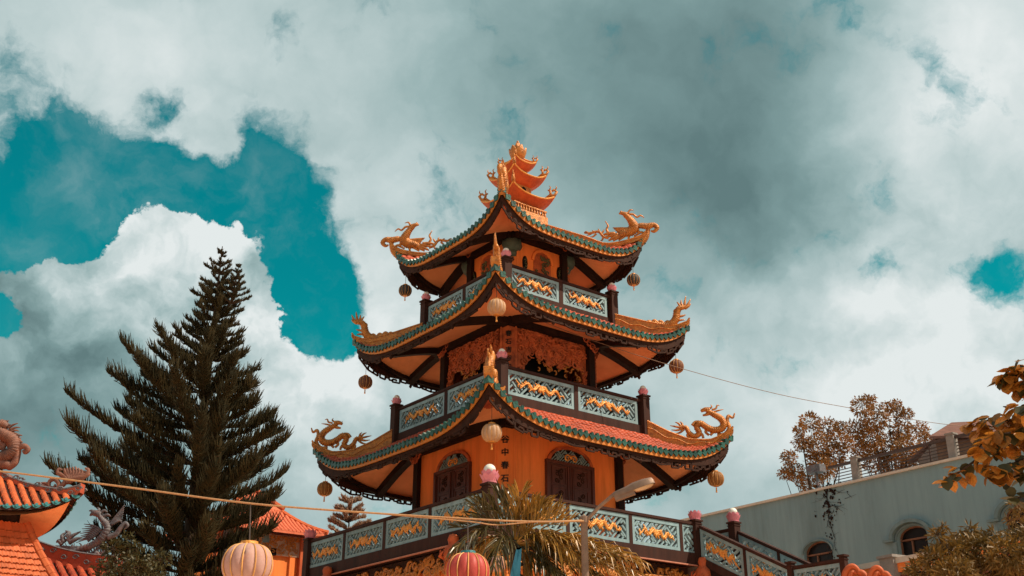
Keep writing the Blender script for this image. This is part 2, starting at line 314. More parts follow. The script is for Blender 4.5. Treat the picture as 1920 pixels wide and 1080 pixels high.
# ================================================================== PAGODA
AXX, AXY, YAW = 0.207, 35.0, R(37.9)
pag = thing('pagoda', 'orange three-tiered pagoda with curved roofs, dragon ridges and grey balustrades', 'pagoda', (AXX, AXY, 0), YAW)
LW = Matrix.Translation((AXX, AXY, 0)) @ Matrix.Rotation(YAW, 4, 'Z')
def L2W(u, v, z): return LW @ Vector((u, v, z))
def rotk(k): return Matrix.Rotation(k * math.pi / 2, 4, 'Z')
SIDE_FACE = {0: 'right', 1: 'back', 2: 'rear', 3: 'left'}

TIERS = [  # wall half, soffit inner z, roof top half, roof top z, eave half, eave z, corner lift, drip tiles, tile courses
    dict(w=2.50, zw=10.82, si=2.95, zi=11.12, so=4.79, zm=10.03, lift=1.02, nd=46, nr=10, band=0.26),
    dict(w=1.92, zw=14.34, si=2.31, zi=14.95, so=3.99, zm=13.97, lift=0.86, nd=39, nr=9, band=0.30),
    dict(w=1.30, zw=17.72, si=0.70, zi=18.38, so=3.07, zm=17.16, lift=0.96, nd=31, nr=12, band=0.27)]
def surf(T, q, t):
    s = T['si'] + (T['so'] - T['si']) * t
    pr = 0.70 * t + 0.30 * (1 - (1 - t) ** 2)
    return Vector((q * s, -s, T['zi'] + (T['zm'] - T['zi']) * pr + T['lift'] * abs(q) ** 4.2 * t ** 2.4))
def eave(T, x, dz=0.0, inset=0.0):
    q = max(-1, min(1, x / T['so'])); s = T['so'] - inset
    return Vector((q * s, -s, T['zm'] + T['lift'] * abs(q) ** 4.2 + dz))
def soff(T, q, t):
    s = T['w'] + (T['so'] - 0.13 - T['w']) * t
    zi = T['zw'] + 0.0; zo = T['zm'] - 0.17
    return Vector((q * s, -s, zi + (zo - zi) * t ** 1.15 + T['lift'] * abs(q) ** 4.2 * t ** 1.5))
def drip_mesh(w):
    m = MB(); h = w / 2
    poly = [(-h, 0.0), (h, 0.0), (h, -0.050), (h * 0.66, -0.085), (h * 0.30, -0.130), (0, -0.155), (-h * 0.30, -0.130), (-h * 0.66, -0.085), (-h, -0.050)]
    m.prism(poly[::-1], -0.022, 0.022)
    m.tube([(0, -0.03, 0.02), (0, 0.16, 0.03)], 0.052, 6)
    me = m.mesh('drip_tile'); me.materials.append(MATS['green_glaze']); return me
FRETS = [[((0.02, 0), (0.02, -1)), ((0.02, -1), (0.36, -1)), ((0.36, -1), (0.36, -.35)), ((0.36, -.40), (0.18, -.40)), ((0.18, -.4), (0.18, -.7)), ((0.36, -.7), (.52, -.7)), ((0.52, 0), (0.52, -.7)), ((0.52, -.35), (0.70, -.35)), ((0.70, 0), (0.70, -.9)), ((0.70, -.9), (0.95, -.9)), ((0.95, 0), (0.95, -.9))],
         [((0.0, -.3), (0.25, -.3)), ((0.25, 0), (0.25, -.6)), ((0.10, -.6), (0.42, -.6)), ((0.42, 0), (0.42, -.6)), ((0.62, 0), (0.62, -.45)), ((0.50, -.45), (0.98, -.45)), ((0.80, 0), (0.80, -.45))],
         [((0.05, 0), (0.05, -.75)), ((0.05, -.75), (0.5, -1.1)), ((0.5, -1.1), (0.95, -.75)), ((0.95, -.75), (0.95, 0)), ((0.25, -.25), (0.25, -.85)), ((0.75, -.25), (0.75, -.85)), ((0.05, -.3), (0.95, -.3)), ((0.5, -.3), (0.5, -1.1))],
         [((0.1, 0), (0.1, -.35)), ((0.1, -.3), (0.45, -.3)), ((0.45, 0), (0.45, -.8)), ((0.45, -.8), (0.75, -.8)), ((0.75, -.8), (0.75, -.2)), ((0.58, -.45), (0.75, -.45)), ((0.9, 0), (0.9, -.55))]]
for ti, T in enumerate(TIERS):
    roof = MB()
    for k in range(4):
        m = MB(); rows = [[surf(T, q, t) + Vector((0, 0, -0.02)) for q in np.linspace(-1, 1, 29)] for t in np.linspace(0, 1, 12)]
        m.grid(rows); m.move(rotk(k)); roof.add(m.v, m.f)
    ro = roof.build('roof', 'tile_red', pag)
    # roof tiles in courses, scalloped ends, offset row by row
    tm = MB(); sp = 0.185
    for k in range(4):
        m = MB()
        for j in range(T['nr']):
            t0 = j / T['nr']; t1 = min(1.0, (j + 1.3) / T['nr']); s0 = T['si'] + (T['so'] - T['si']) * t0; s1 = T['si'] + (T['so'] - T['si']) * t1
            nx = int(s0 / sp) + 2
            for i in range(-nx, nx + 1):
                x = (i + 0.5 * (j % 2)) * sp
                if abs(x) + sp * 0.3 > s0: continue
                tj = random.uniform(-.014, .014)
                def pt(xx, t, up):
                    s = T['si'] + (T['so'] - T['si']) * t; v = surf(T, xx / s, t); v.z += up; return v
                h = sp * 0.47; te = t0 + (t1 - t0) * 0.78
                vs = [pt(x - h, t0, .005), pt(x + h, t0, .005), pt(x + h, te, .050 + tj), pt(x, t1, .062 + tj), pt(x - h, te, .050 + tj), pt(x, te, .105 + tj), pt(x, t0, .035)]
                m.add(vs, [(0, 6, 5, 4), (6, 1, 2, 5), (4, 5, 3), (5, 2, 3)])
        m.move(rotk(k)); tm.add(m.v, m.f)
    tm.build('roof_tiles', 'tile_red', ro, kind='stuff')
    # green drip tiles: single pieces on the two near sides, one course on the far sides
    wd = 2 * T['so'] / T['nd']; dme = drip_mesh(wd * 0.93); far = MB()
    for k in range(4):
        for i in range(T['nd']):
            x = -T['so'] + wd * (i + 0.5); p = eave(T, x, 0.03, -0.035); a = eave(T, x - wd / 2, 0.03, -.035); b = eave(T, x + wd / 2, 0.03, -.035)
            X = (b - a).normalized(); Yv = Vector((0, 1, 0)); Z = X.cross(Yv).normalized()
            Mx = rotk(k) @ Matrix(((X.x, Yv.x, Z.x, p.x), (X.y, Yv.y, Z.y, p.y), (X.z, Yv.z, Z.z, p.z), (0, 0, 0, 1)))
            Mx = Mx @ Matrix.Diagonal((max(1.0, (b - a).length / wd), 1, 1, 1)) @ Matrix.Rotation(random.uniform(-.06, .06), 4, 'Y') @ Matrix.Translation((0, random.uniform(-.008, .008), random.uniform(-.012, .012)))
            if k in (0, 3):
                o = link(dme, 'drip_tile', None, ro); o.matrix_basis = Mx
            else:
                far.add([Mx @ v.co for v in dme.vertices], [tuple(f.vertices) for f in dme.polygons])
    far.build('drip_tile_course', 'green_glaze', ro, kind='stuff')
    # gold eave board and brown fascia behind the drip tiles
    def cdeep(x):   # the carved fringe hangs deeper towards the corners
        f = max(0.0, min(1.0, (abs(x) / T['so'] - .50) / .32)); return f * f * (3 - 2 * f)
    def strip(m, z0, z1, ins, th):
        xs = np.linspace(-T['so'], T['so'], 61)
        f1 = z1 if callable(z1) else (lambda x: z1)
        rows = [[eave(T, x, z0, ins) for x in xs], [eave(T, x, f1(x), ins) for x in xs], [eave(T, x, f1(x), ins + th) for x in xs], [eave(T, x, z0, ins + th) for x in xs]]
        m.grid(rows)
    eb = MB(); vb = MB()
    for k in range(4):
        m = MB(); strip(m, 0.02, -0.180, 0.0, 0.05); m.move(rotk(k)); eb.add(m.v, m.f)
        m = MB(); strip(m, -0.11, lambda x: -0.26 - 0.20 * cdeep(x), 0.07, 0.06)
        per = 0.80; nper = int(2 * T['so'] / per); per = 2 * T['so'] / nper
        for i in range(nper):
            dep = 0.145 + 0.04 * math.sin(i * 1.7 + ti)
            FR_ = FRETS[(i * 7 + i * i + k) % 4]
            for (a, b) in FR_:
                xa = -T['so'] + (i + a[0]) * per; xb = -T['so'] + (i + b[0]) * per
                pa = eave(T, xa, -0.25 - .20 * cdeep(xa) + a[1] * dep, 0.10); pb = eave(T, xb, -0.25 - .20 * cdeep(xb) + b[1] * dep, 0.10)
                m.bar(pa, pb, 0.05, 0.045, (0, 1, 0))
            if i % 4 == 2:
                pc = eave(T, -T['so'] + (i + .5) * per, -0.24, 0.10); m.lathe([(0.02, 0.02), (0.04, -.06), (0.035, -.11), (0.06, -.15), (0.04, -.20), (0.01, -.23)], 8, pc)
        m.move(rotk(k)); vb.add(m.v, m.f)
    eb.build('eave_board', 'eave_gold', ro); vb.build('carved_valance', 'carved_brown', ro)
    # soffit and beams
    sm = MB(); bm_ = MB()
    for k in range(4):
        m = MB(); m.grid([[soff(T, q, t) for q in np.linspace(-1, 1, 29)][::-1] for t in np.linspace(0, 1, 10)]); m.move(rotk(k)); sm.add(m.v, m.f)
        m = MB()
        for sx in (-1, 1):
            pts = []
            for t in np.linspace(0.0, 1.0, 9):
                s = T['w'] + (T['so'] - 0.13 - T['w']) * t; pts.append(soff(T, sx * (T['w'] - .12) / s, t) + Vector((0, 0, -0.09)))
            for a, b in zip(pts[:-1], pts[1:]): m.bar(a, b + (b - a) * 0.02, 0.24, 0.24)
        m.bar((-T['w'] - .05, -T['w'] - .08, T['zw'] - .10), (T['w'] + .05, -T['w'] - .08, T['zw'] - .10), 0.22, 0.30)   # wall plate
        # outer purlin
        pp = [eave(T, x, -0.22, 0.24) for x in np.linspace(-T['so'] * .97, T['so'] * .97, 25)]
        for a, b in zip(pp[:-1], pp[1:]): m.bar(a, b + (b - a) * .02, 0.14, 0.12)
        m.move(rotk(k)); bm_.add(m.v, m.f)
    sm.build('soffit', 'soffit_orange', ro); bm_.build('eave_beams', 'dark_timber', ro)

# ---- hip ridges and ridge dragons (drawn in the plane through the axis and a corner: x = distance from the axis, z = height)
S2 = math.sqrt(2)
nh = Vector((U_ := math.sin(R(52.1)), 0, 0)) if False else None
cam_l = LW.inverted() @ Vector((0, 0, CAM_H))
def hip(px, py):
    """pixel -> (distance along the right-hand hip, height) in the vertical plane of that hip"""
    r = LW.inverted().to_3x3() @ ray(px, py); t = -(cam_l.x + cam_l.y) / (r.x + r.y)
    p = cam_l + r * t; return ((p.x - p.y) / S2, p.z)
def stroke(m, pts, r, z0, sc, n=7, flat=0.9, dy=0.0):
    """pts: zoomed pixels -> hip plane"""
    c = [hip(z0[0] + x / sc, z0[1] + y / sc) for x, y in pts]
    cc = cat(c, 12 if n >= 8 else 5) if len(c) > 2 else [np.array(v) for v in c]
    if n >= 8:   # scaled body: a ring of scales every other section
        r = np.interp(np.linspace(0, 1, len(cc)), np.linspace(0, 1, len(r)), r) * np.array([1.10 if i % 3 == 0 else .93 for i in range(len(cc))])
    m.tube([(v[0], dy, v[1]) for v in cc], r, n, flat=flat)
def flame(m, pts, r, z0, sc, dy=0.0): stroke(m, pts, [r, r * .8, r * .25], z0, sc, 5, 0.8, dy)
def spikes(m, pts, z0, sc, ln, r, side=1, every=2, dy=0.0):
    c = cat([hip(z0[0] + x / sc, z0[1] + y / sc) for x, y in pts], 5)
    for i in range(1, len(c) - 1, every):
        t = c[i + 1] - c[i - 1]; nrm = np.array([-t[1], t[0]]) * side; nrm = nrm / (np.linalg.norm(nrm) + 1e-9)
        m.tube([(c[i][0], dy, c[i][1]), (c[i][0] + nrm[0] * ln, dy, c[i][1] + nrm[1] * ln)], [r, r * .2], 4, flat=.8)
drag = []
# tier 1: looped dragon, head turned in
A = ((930, 680), 3.857); m = MB()
body = [(1525, 348), (1575, 375), (1625, 405), (1648, 445), (1625, 480), (1570, 486), (1520, 465), (1480, 440), (1452, 465), (1470, 510), (1435, 532), (1395, 505), (1375, 470), (1345, 468)]
stroke(m, body, [.075, .10, .115, .115, .115, .11, .105, .10, .095, .09, .08, .07, .05], *A, n=8, flat=1.1)
spikes(m, body, *A, .085, .022, -1, 2)
stroke(m, [(1482, 352), (1510, 340), (1545, 342)], [.045, .075, .09], *A); stroke(m, [(1495, 382), (1520, 376), (1545, 365)], [.03, .05, .07], *A)
flame(m, [(1540, 335), (1560, 318), (1552, 303)], .035, *A); flame(m, [(1560, 340), (1590, 330), (1600, 308), (1618, 312)], .038, *A); flame(m, [(1575, 355), (1610, 345), (1645, 338)], .035, *A); flame(m, [(1490, 345), (1480, 330)], .02, *A)
stroke(m, [(1600, 525), (1655, 520), (1688, 475), (1672, 425), (1680, 385), (1712, 398), (1726, 365)], [.07, .075, .07, .06, .05, .04, .02], *A)
spikes(m, [(1655, 520), (1688, 475), (1672, 425), (1680, 385)], *A, .07, .02, -1, 3)
for a in ([(1345, 468), (1320, 440), (1295, 430)], [(1345, 470), (1300, 462), (1258, 455)], [(1350, 475), (1310, 488), (1268, 486)], [(1360, 480), (1330, 505), (1290, 515)], [(1350, 462), (1345, 440), (1330, 425)]): flame(m, a, .045, *A)
for a in ([(1540, 480), (1515, 500), (1540, 525)], [(1460, 500), (1490, 520), (1500, 545)], [(1610, 480), (1570, 505), (1550, 525)], [(1420, 455), (1440, 430), (1470, 425)], [(1400, 500), (1385, 530), (1420, 545)]): stroke(m, a, [.055, .045, .04], *A)
drag.append(m)
# tier 2: fish-dragon with flame tail standing at the tip
A = ((930, 480), 3.857); m = MB()
body = [(1085, 490), (1150, 492), (1215, 508), (1270, 492), (1300, 455), (1308, 410), (1325, 380), (1362, 372)]
stroke(m, body, [.05, .10, .13, .14, .13, .115, .10, .07], *A, n=8, flat=1.0); spikes(m, body, *A, .10, .03, 1, 3)
for a in ([(1345, 380), (1325, 352), (1308, 332)], [(1355, 372), (1340, 345), (1338, 318)], [(1362, 372), (1365, 335), (1372, 292)], [(1368, 375), (1390, 345), (1406, 312)], [(1365, 380), (1392, 362), (1408, 345)]): flame(m, a, .055, *A)
for a in ([(1310, 440), (1350, 432), (1372, 424)], [(1300, 470), (1340, 462), (1368, 462)], [(1295, 420), (1290, 395), (1300, 380)]): flame(m, a, .05, *A)
for a in ([(1080, 488), (1105, 474), (1130, 482)], [(1120, 486), (1145, 468), (1170, 480)], [(1160, 490), (1190, 474), (1215, 490)], [(1215, 495), (1240, 475), (1262, 488)]): stroke(m, a, [.05, .06, .04], *A)
drag.append(m)
# tier 3: crested phoenix-dragon
A = ((940, 380), 4.5); m = MB()
body = [(1040, 100), (1075, 130), (1108, 175), (1118, 215), (1085, 245), (1030, 262), (980, 285)]
stroke(m, body, [.085, .11, .15, .19, .18, .14, .07], *A, n=8, flat=.9); spikes(m, body[:4], *A, .09, .022, 1, 3)
stroke(m, [(992, 92), (1020, 90), (1060, 100)], [.03, .07, .085], *A); stroke(m, [(1005, 74), (1018, 82)], [.04, .03], *A); flame(m, [(1040, 118), (1048, 132)], .04, *A)
flame(m, [(1065, 92), (1085, 62), (1118, 64)], .04, *A); stroke(m, [(1070, 100), (1110, 98), (1145, 122), (1175, 108), (1205, 128)], [.045, .04, .035, .03, .012], *A)
for y in (212, 222, 234, 246): flame(m, [(1090, y + 10), (1010, y + 6), (940 + (y - 212), y)], .075, *A)
for a in ([(985, 270), (930, 278), (850, 300)], [(990, 280), (940, 300), (905, 322)], [(1000, 285), (965, 305), (945, 325)], [(960, 262), (900, 262), (850, 275)]): stroke(m, a, [.075, .06, .025], *A)
stroke(m, [(900, 252), (888, 225), (900, 195), (876, 155)], [.05, .04, .035, .012], *A)
stroke(m, [(905, 300), (860, 285), (820, 245), (760, 255), (700, 258)], [.045, .05, .05, .045, .02], *A)
for a in ([(820, 248), (822, 230), (815, 220)], [(790, 255), (775, 240), (765, 236)], [(760, 258), (740, 270), (720, 275)], [(735, 256), (715, 245), (697, 252)], [(840, 270), (860, 240), (868, 225)], [(800, 262), (775, 285), (745, 290)], [(860, 290), (850, 315), (835, 322)]): flame(m, a, .042, *A)
for a in ([(1080, 255), (1030, 290), (990, 318)], [(1110, 240), (1150, 240), (1165, 255), (1120, 285)], [(1060, 262), (1075, 290), (1070, 315)], [(1150, 262), (1180, 250), (1200, 262), (1160, 285)]): stroke(m, a, [.055, .045, .03], *A)
hd = [(1135, 200), (1185, 195), (1235, 200), (1285, 188), (1315, 212), (1290, 242), (1262, 238)]
stroke(m, hd, [.08, .115, .125, .095, .08, .06, .035], *A, n=8); spikes(m, hd[:5], *A, .07, .022, 1, 2)
stroke(m, [(1168, 345), (1212, 300), (1232, 255), (1240, 210)], [.14, .12, .09, .07], *A, n=8, flat=.9)
drag.append(m)
BANDS = [[(2.95, 11.60), (3.42, 11.22), (3.87, 10.95), (4.33, 10.91), (4.65, 11.08), (4.79, 11.20)], [(2.31, 15.32), (3.02, 15.02), (3.4, 14.89), (3.75, 14.83), (3.99, 14.95)], [(.7, 18.80), (1.7, 18.24), (2.07, 17.98), (2.5, 17.88), (2.93, 18.01), (3.07, 18.14)]]
NAMES = ['ridge_dragon', 'ridge_fish_dragon', 'ridge_phoenix']
for ti, T in enumerate(TIERS):
    b = MB(); tt = np.linspace(0.0, 1.0, 18); low = []; top = []; BT = BANDS[ti]
    for t in tt:
        v = surf(T, 1, t); low.append((v.x * S2, v.z - .05)); top.append((v.x * S2, max(v.z + .10, float(np.interp(v.x, [p[0] for p in BT], [p[1] for p in BT])))))
    low.append((low[-1][0] + .09, low[-1][1] + .13)); top.append((top[-1][0] + .09, top[-1][1] + .12))
    n = len(low)
    for yy in (0.11,):
        vs = [Vector((x, s_ * yy, z)) for s_ in (-1, 1) for arr in (low, top) for x, z in arr]
        q = lambda s_, a, i: s_ * 2 * n + a * n + i
        fs = []
        for i in range(n - 1):
            fs += [(q(0, 0, i), q(0, 0, i + 1), q(0, 1, i + 1), q(0, 1, i)), (q(1, 0, i + 1), q(1, 0, i), q(1, 1, i), q(1, 1, i + 1)),
                   (q(0, 1, i), q(0, 1, i + 1), q(1, 1, i + 1), q(1, 1, i)), (q(0, 0, i + 1), q(0, 0, i), q(1, 0, i), q(1, 0, i + 1))]
        fs.append((q(0, 0, n - 1), q(1, 0, n - 1), q(1, 1, n - 1), q(0, 1, n - 1))); b.add(vs, fs)
    for s_ in (-1, 1):   # wavy cloud relief on both flanks, roll along the top
        w1 = [(x, s_ * .115, (zl * .45 + zt * .55) + .035 * math.sin(i * 1.3)) for i, ((x, zl), (_, zt)) in enumerate(zip(low, top))]
        b.tube([tuple(v) for v in cat(w1, 4)], .020, 5)
        b.tube([(x, s_ * .10, zt - .01) for x, zt in top], .032, 5)
    bme = b.mesh('hip_ridge'); dme = drag[ti].mesh(NAMES[ti]); dme.polygons.foreach_set('use_smooth', [True] * len(dme.polygons))
    for k in range(4):
        o = link(bme, 'hip_ridge', 'gold_paint', pag); o.rotation_euler = (0, 0, R(-45 + 90 * k))
        o = link(dme, NAMES[ti], 'gold_paint', pag); o.rotation_euler = (0, 0, R(-45 + 90 * k))

# ---- balustrades
def clipseg(p, q, x0, x1, z0, z1):
    dx, dz = q[0] - p[0], q[1] - p[1]; t0, t1 = 0.0, 1.0
    for d, lo, hi, s in ((dx, x0, x1, p[0]), (dz, z0, z1, p[1])):
        if abs(d) < 1e-9:
            if s < lo or s > hi: return None
        else:
            a, b = (lo - s) / d, (hi - s) / d
            if a > b: a, b = b, a
            t0 = max(t0, a); t1 = min(t1, b)
    return None if t0 >= t1 else ((p[0] + dx * t0, p[1] + dz * t0), (p[0] + dx * t1, p[1] + dz * t1))
def lattice_segs(x0, x1, z0, z1, c=0.27, ox=0.0):
    """key fret turned 45 degrees: groups of parallel bars in alternating directions, joined by short ends"""
    out = []; e = c / 2; rr = math.sqrt(.5); nn = int((x1 - x0 + z1 - z0) / c) + 4; cx_, cz_ = (x0 + x1) / 2 + ox, (z0 + z1) / 2
    def R45(a, b): return (cx_ + (a - b) * rr, cz_ + (a + b) * rr)
    for i in range(-nn, nn):
        for j in range(-nn, nn):
            a0, b0 = i * c, j * c; segs = []
            if (i + j) % 2 == 0:
                for k in (0.17, 0.5, 0.83): segs.append(((a0 - (.30 if k == .5 else 0), b0 + c * 0 + k * c * 1.0), (a0 + c * (1.0 if k != .5 else .8), b0 + k * c)))
                segs.append(((a0 + c, b0 + .17 * c), (a0 + c, b0 + .5 * c)))
            else:
                for k in (0.17, 0.5, 0.83): segs.append(((a0 + k * c, b0), (a0 + k * c, b0 + c * (1.0 if k != .5 else .8))))
                segs.append(((a0 + .5 * c, b0 + c), (a0 + .83 * c, b0 + c)))
            segs = [((max(p[0], a0 - .02 * c), p[1]), q) for p, q in segs]
            for p, q in segs:
                s = clipseg(R45(*p), R45(*q), x0, x1, z0, z1)
                if s and math.hypot(s[0][0] - s[1][0], s[0][1] - s[1][1]) > .02: out.append(s)
    return out
def carving_strokes(L, H, seed):
    """gold dragon-and-cloud relief: a knot in the middle, two winding bodies, many short curls"""
    r_ = random.Random(seed); st = []; a = min(L * .34, .80)
    for sg in (-1, 1):
        pts = []; ph = r_.uniform(0, 1.5)
        for i in range(11):
            t = i / 10; pts.append((sg * (0.05 + t * a), H * (.15 * math.sin(t * 11 + ph) * (1 - .3 * t) - sg * 0.05 * t + r_.uniform(-.03, .03))))
        st.append((pts, [.034, .036, .034, .028, .010]))
        st.append(([(x + sg * .02, z - H * .10 * math.cos(i * 1.1 + ph)) for i, (x, z) in enumerate(pts[:9])], [.022, .026, .022, .008]))
        for i in range(1, 11):
            x, z = pts[i]
            for u in (-1, 1):
                if r_.random() < .3: continue
                ln = r_.uniform(.06, .13); st.append(([(x, z), (x + sg * ln * r_.uniform(.2, .8), z + u * ln * .5), (x + sg * ln * r_.uniform(.1, 1.2), z + u * ln * 1.05)], [.024, .022, .008]))
    for i in range(8):
        an = i * 2 * math.pi / 8 + r_.uniform(0, .5); k = r_.uniform(.11, .17); st.append(([(0, 0), (k * .5 * math.cos(an), k * .5 * math.sin(an)), (k * math.cos(an + .4), k * .9 * math.sin(an + .4))], [.035, .040, .014]))
    st.append(([(-.13, .15), (.0, .0), (.10, -.15)], [.022, .036, .02]))
    return st
def balustrade(parent, p0, p1, cap_z, pan_z, base_z, cuts, slope_end=0.0, out=(0, -1), pw=0.16, sub=None, seed=0, flat_ends=(0, 0)):
    """p0,p1: ends of the run in the parent's plan (near face line); cuts: fractions of the run where panels meet."""
    p0 = Vector((p0[0], p0[1], 0)); p1 = Vector((p1[0], p1[1], 0)); L = (p1 - p0).length; X = (p1 - p0) / L; O = Vector((out[0], out[1], 0))
    def M3(x, y, z): return p0 + X * x + O * y + Vector((0, 0, z + slope_end * x / L))
    run = MB(); h = cap_z - pan_z
    def slab_(m, x0, x1, y0, y1, z0, z1):
        vs = [M3(x, y, z) for z in (z0, z1) for y in (y0, y1) for x in (x0, x1)]
        m.add(vs, [(0, 2, 3, 1), (4, 5, 7, 6), (0, 1, 5, 4), (2, 6, 7, 3), (0, 4, 6, 2), (1, 3, 7, 5)])
    slab_(run, 0, L, -.17, .05, cap_z - .075, cap_z); slab_(run, 0, L, -.15, .03, base_z, pan_z)
    slab_(run, 0, L, -.145, .025, cap_z - .10, cap_z - .07)
    root = run.build('balustrade', 'brown_paint', parent)
    for c in cuts[1:-1]:
        d = MB(); slab_(d, c * L - pw / 2, c * L + pw / 2, -.15, .028, pan_z - .002, cap_z - .09); d.build('divider', 'brown_paint', root)
    for i, (a, b) in enumerate(zip(cuts[:-1], cuts[1:])):
        x0 = a * L + (pw / 2 if i > 0 else 0); x1 = b * L - (pw / 2 if b < 1 else 0); z0 = pan_z; z1 = cap_z - .10; fw = 0.105; fw = fw if x1 - x0 > .6 else .06
        fr = MB()
        slab_(fr, x0, x1, -.10, .012, z1 - fw, z1); slab_(fr, x0, x1, -.10, .012, z0, z0 + fw * .9)
        slab_(fr, x0, x0 + fw, -.098, .010, z0 + fw * .9, z1 - fw); slab_(fr, x1 - fw, x1, -.098, .010, z0 + fw * .9, z1 - fw)
        fr.build('panel_frame', 'rail_teal', root)
        la = MB()
        for (s, e) in lattice_segs(x0 + fw, x1 - fw, z0 + fw * .9, z1 - fw, 0.40 if h > .8 else .37, ox=.11 * i):
            la.bar(M3(s[0], -.045, s[1]), M3(e[0], -.045, e[1]), 0.075, 0.036, tuple(X.cross(O))) if False else la.bar(M3(s[0], -.045, s[1]), M3(e[0], -.045, e[1]), 0.052, 0.08, tuple(O))
        la.build('lattice', 'rail_teal', root, kind='stuff')
        if x1 - x0 > .6:
            cv = MB(); xc = (x0 + x1) / 2; zc = (z0 + z1) / 2; H = z1 - z0 - 2 * fw
            for pts, rr in carving_strokes(x1 - x0 - 2 * fw, H, seed * 7 + i):
                c3 = [M3(xc + x, .02, zc + z) for x, z in (cat(pts, 3) if len(pts) > 2 else pts)]
                cv.tube(c3, rr, 6)
            cv.build('dragon_carving', 'gold_relief', root, smooth=True)
    return root
def lotus(parent, loc, s=1.0, globe=True, petals_only=False):
    lm = MB()
    for ring, (nP, r0, r1, zh, tilt) in enumerate(((8, .11, .185, .27, .06), (8, .13, .225, .19, .10))):
        for i in range(nP):
            an = (i + .5 * ring) * 2 * math.pi / nP; ca, sa = math.cos(an), math.sin(an); rows = []
            for t in (0, .35, .7, 1.0):
                w = (.055, .09, .085, .03)[(0, .35, .7, 1.0).index(t)]; rr = r0 + (r1 - r0) * t ** 1.2; z = zh * t
                rows.append([Vector((loc[0] + s * (rr * ca - w * k * sa - abs(k) * .02 * ca), loc[1] + s * (rr * sa + w * k * ca - abs(k) * .02 * sa), loc[2] + s * z)) for k in (-1, 0, 1)])
            lm.grid(rows)
    lm.lathe([(.13 * s, 0), (.17 * s, .02 * s), (.12 * s, .05 * s), (.11 * s, .15 * s), (.02 * s, .18 * s)], 12, loc)
    lo = lm.build('lotus_finial', 'lotus_pink', parent, smooth=True)
    if globe:
        gm = MB(); gm.lathe([(.001, .15 * s)] + [(.13 * s * math.sin(a), (.29 - .13 * math.cos(a)) * s) for a in np.linspace(.25, math.pi - .02, 9)], 14, loc); gm.build('globe', 'globe_white', parent, smooth=True)
def post(parent, x, y, z0, z1, w=0.28, s=1.0, globe=True):
    m = MB(); m.box((x, y, (z0 + z1) / 2), (w, w, z1 - z0)); m.box((x, y, z1 + .02), (w + .07, w + .07, .05)); m.box((x, y, z1 - .07), (w + .035, w + .035, .03))
    o = m.build('corner_post', 'brown_paint', parent); lotus(o, (x, y, z1 + .045), s, globe); return o
BAL = [dict(s=2.86, cap=12.32, pan=11.45, base=11.12, pt=12.42), dict(s=2.24, cap=16.00, pan=15.18, base=14.98, pt=16.12)]
for bi, B in enumerate(BAL):
    s = B['s']
    for k in range(4):
        c, d = [(-s, -s), (s, -s), (s, s), (-s, s)][k], [(s, -s), (s, s), (-s, s), (-s, -s)][k]; o = [(0, -1), (1, 0), (0, 1), (-1, 0)][k]
        balustrade(pag, c, d, B['cap'], B['pan'], B['base'], [0.03, .5, .97], out=o, seed=bi * 4 + k)
        post(pag, c[0] * 1.01, c[1] * 1.01, B['base'] - .2, B['pt'], 0.27, 0.82)
    fl = MB(); fl.box((0, 0, B['base'] + .02), (2 * s - .36, 2 * s - .36, .16)); fl.build('balcony_floor', 'paving', pag)

# ---- storeys
def wallring(w, z0, z1, ch, th=0.0):
    m = MB(); pts = [(-w + ch, -w), (w - ch, -w), (w, -w + ch), (w, w - ch), (w - ch, w), (-w + ch, w), (-w, w - ch), (-w, -w + ch)]
    m.prism([(0, 0)] * 3, 0, 0) if False else None
    vs = [Vector((x, y, z)) for z in (z0, z1) for x, y in pts]
    m.add(vs, [(i, (i + 1) % 8, (i + 1) % 8 + 8, i + 8) for i in range(8)] + [tuple(range(8))[::-1], tuple(range(8, 16))]); return m
def on_face(k, w): return rotk(k) @ Matrix.Translation((0, -w, 0))
def on_corner(k, w, ch): # frame on the chamfered corner: x across, y inward, k=0 front corner
    d = (w - ch / 2) * S2; return Matrix.Rotation(R(-45 + 90 * k), 4, 'Z') @ Matrix.Translation((0, -d, 0))
def text_mesh(ch, size):
    cu = bpy.data.curves.new('glyph', 'FONT'); cu.body = ch; cu.size = size; cu.extrude = 0.012; cu.offset = 0.006 * size / .3; cu.align_x = 'CENTER'; cu.align_y = 'CENTER'
    cu.resolution_u = 3
    o = bpy.data.objects.new('glyph', cu); col.objects.link(o); dg = bpy.context.evaluated_depsgraph_get()
    me = bpy.data.meshes.new_from_object(o.evaluated_get(dg)); bpy.data.objects.remove(o); me.materials.clear(); me.materials.append(MATS['ink_black']); return me
STOREY = [dict(w=2.50, z0=7.0, z1=11.0, ch=.40), dict(w=1.92, z0=11.2, z1=14.6, ch=.34), dict(w=1.30, z0=15.0, z1=18.2, ch=.28)]
GLY = [text_mesh(c, .25) for c in '谷中春石吉']
def scroll(m, x, z, r, y, sgn=1, rot=0.0, th=.03, turns=1.25):
    pts = []
    for i in range(11):
        t = i / 10; a = rot + sgn * t * turns * 2 * math.pi; rr = r * (1 - .78 * t); pts.append((x + rr * math.cos(a), y, z + rr * math.sin(a)))
    m.tube(pts, [th, th, th * .9, th * .7], 5)
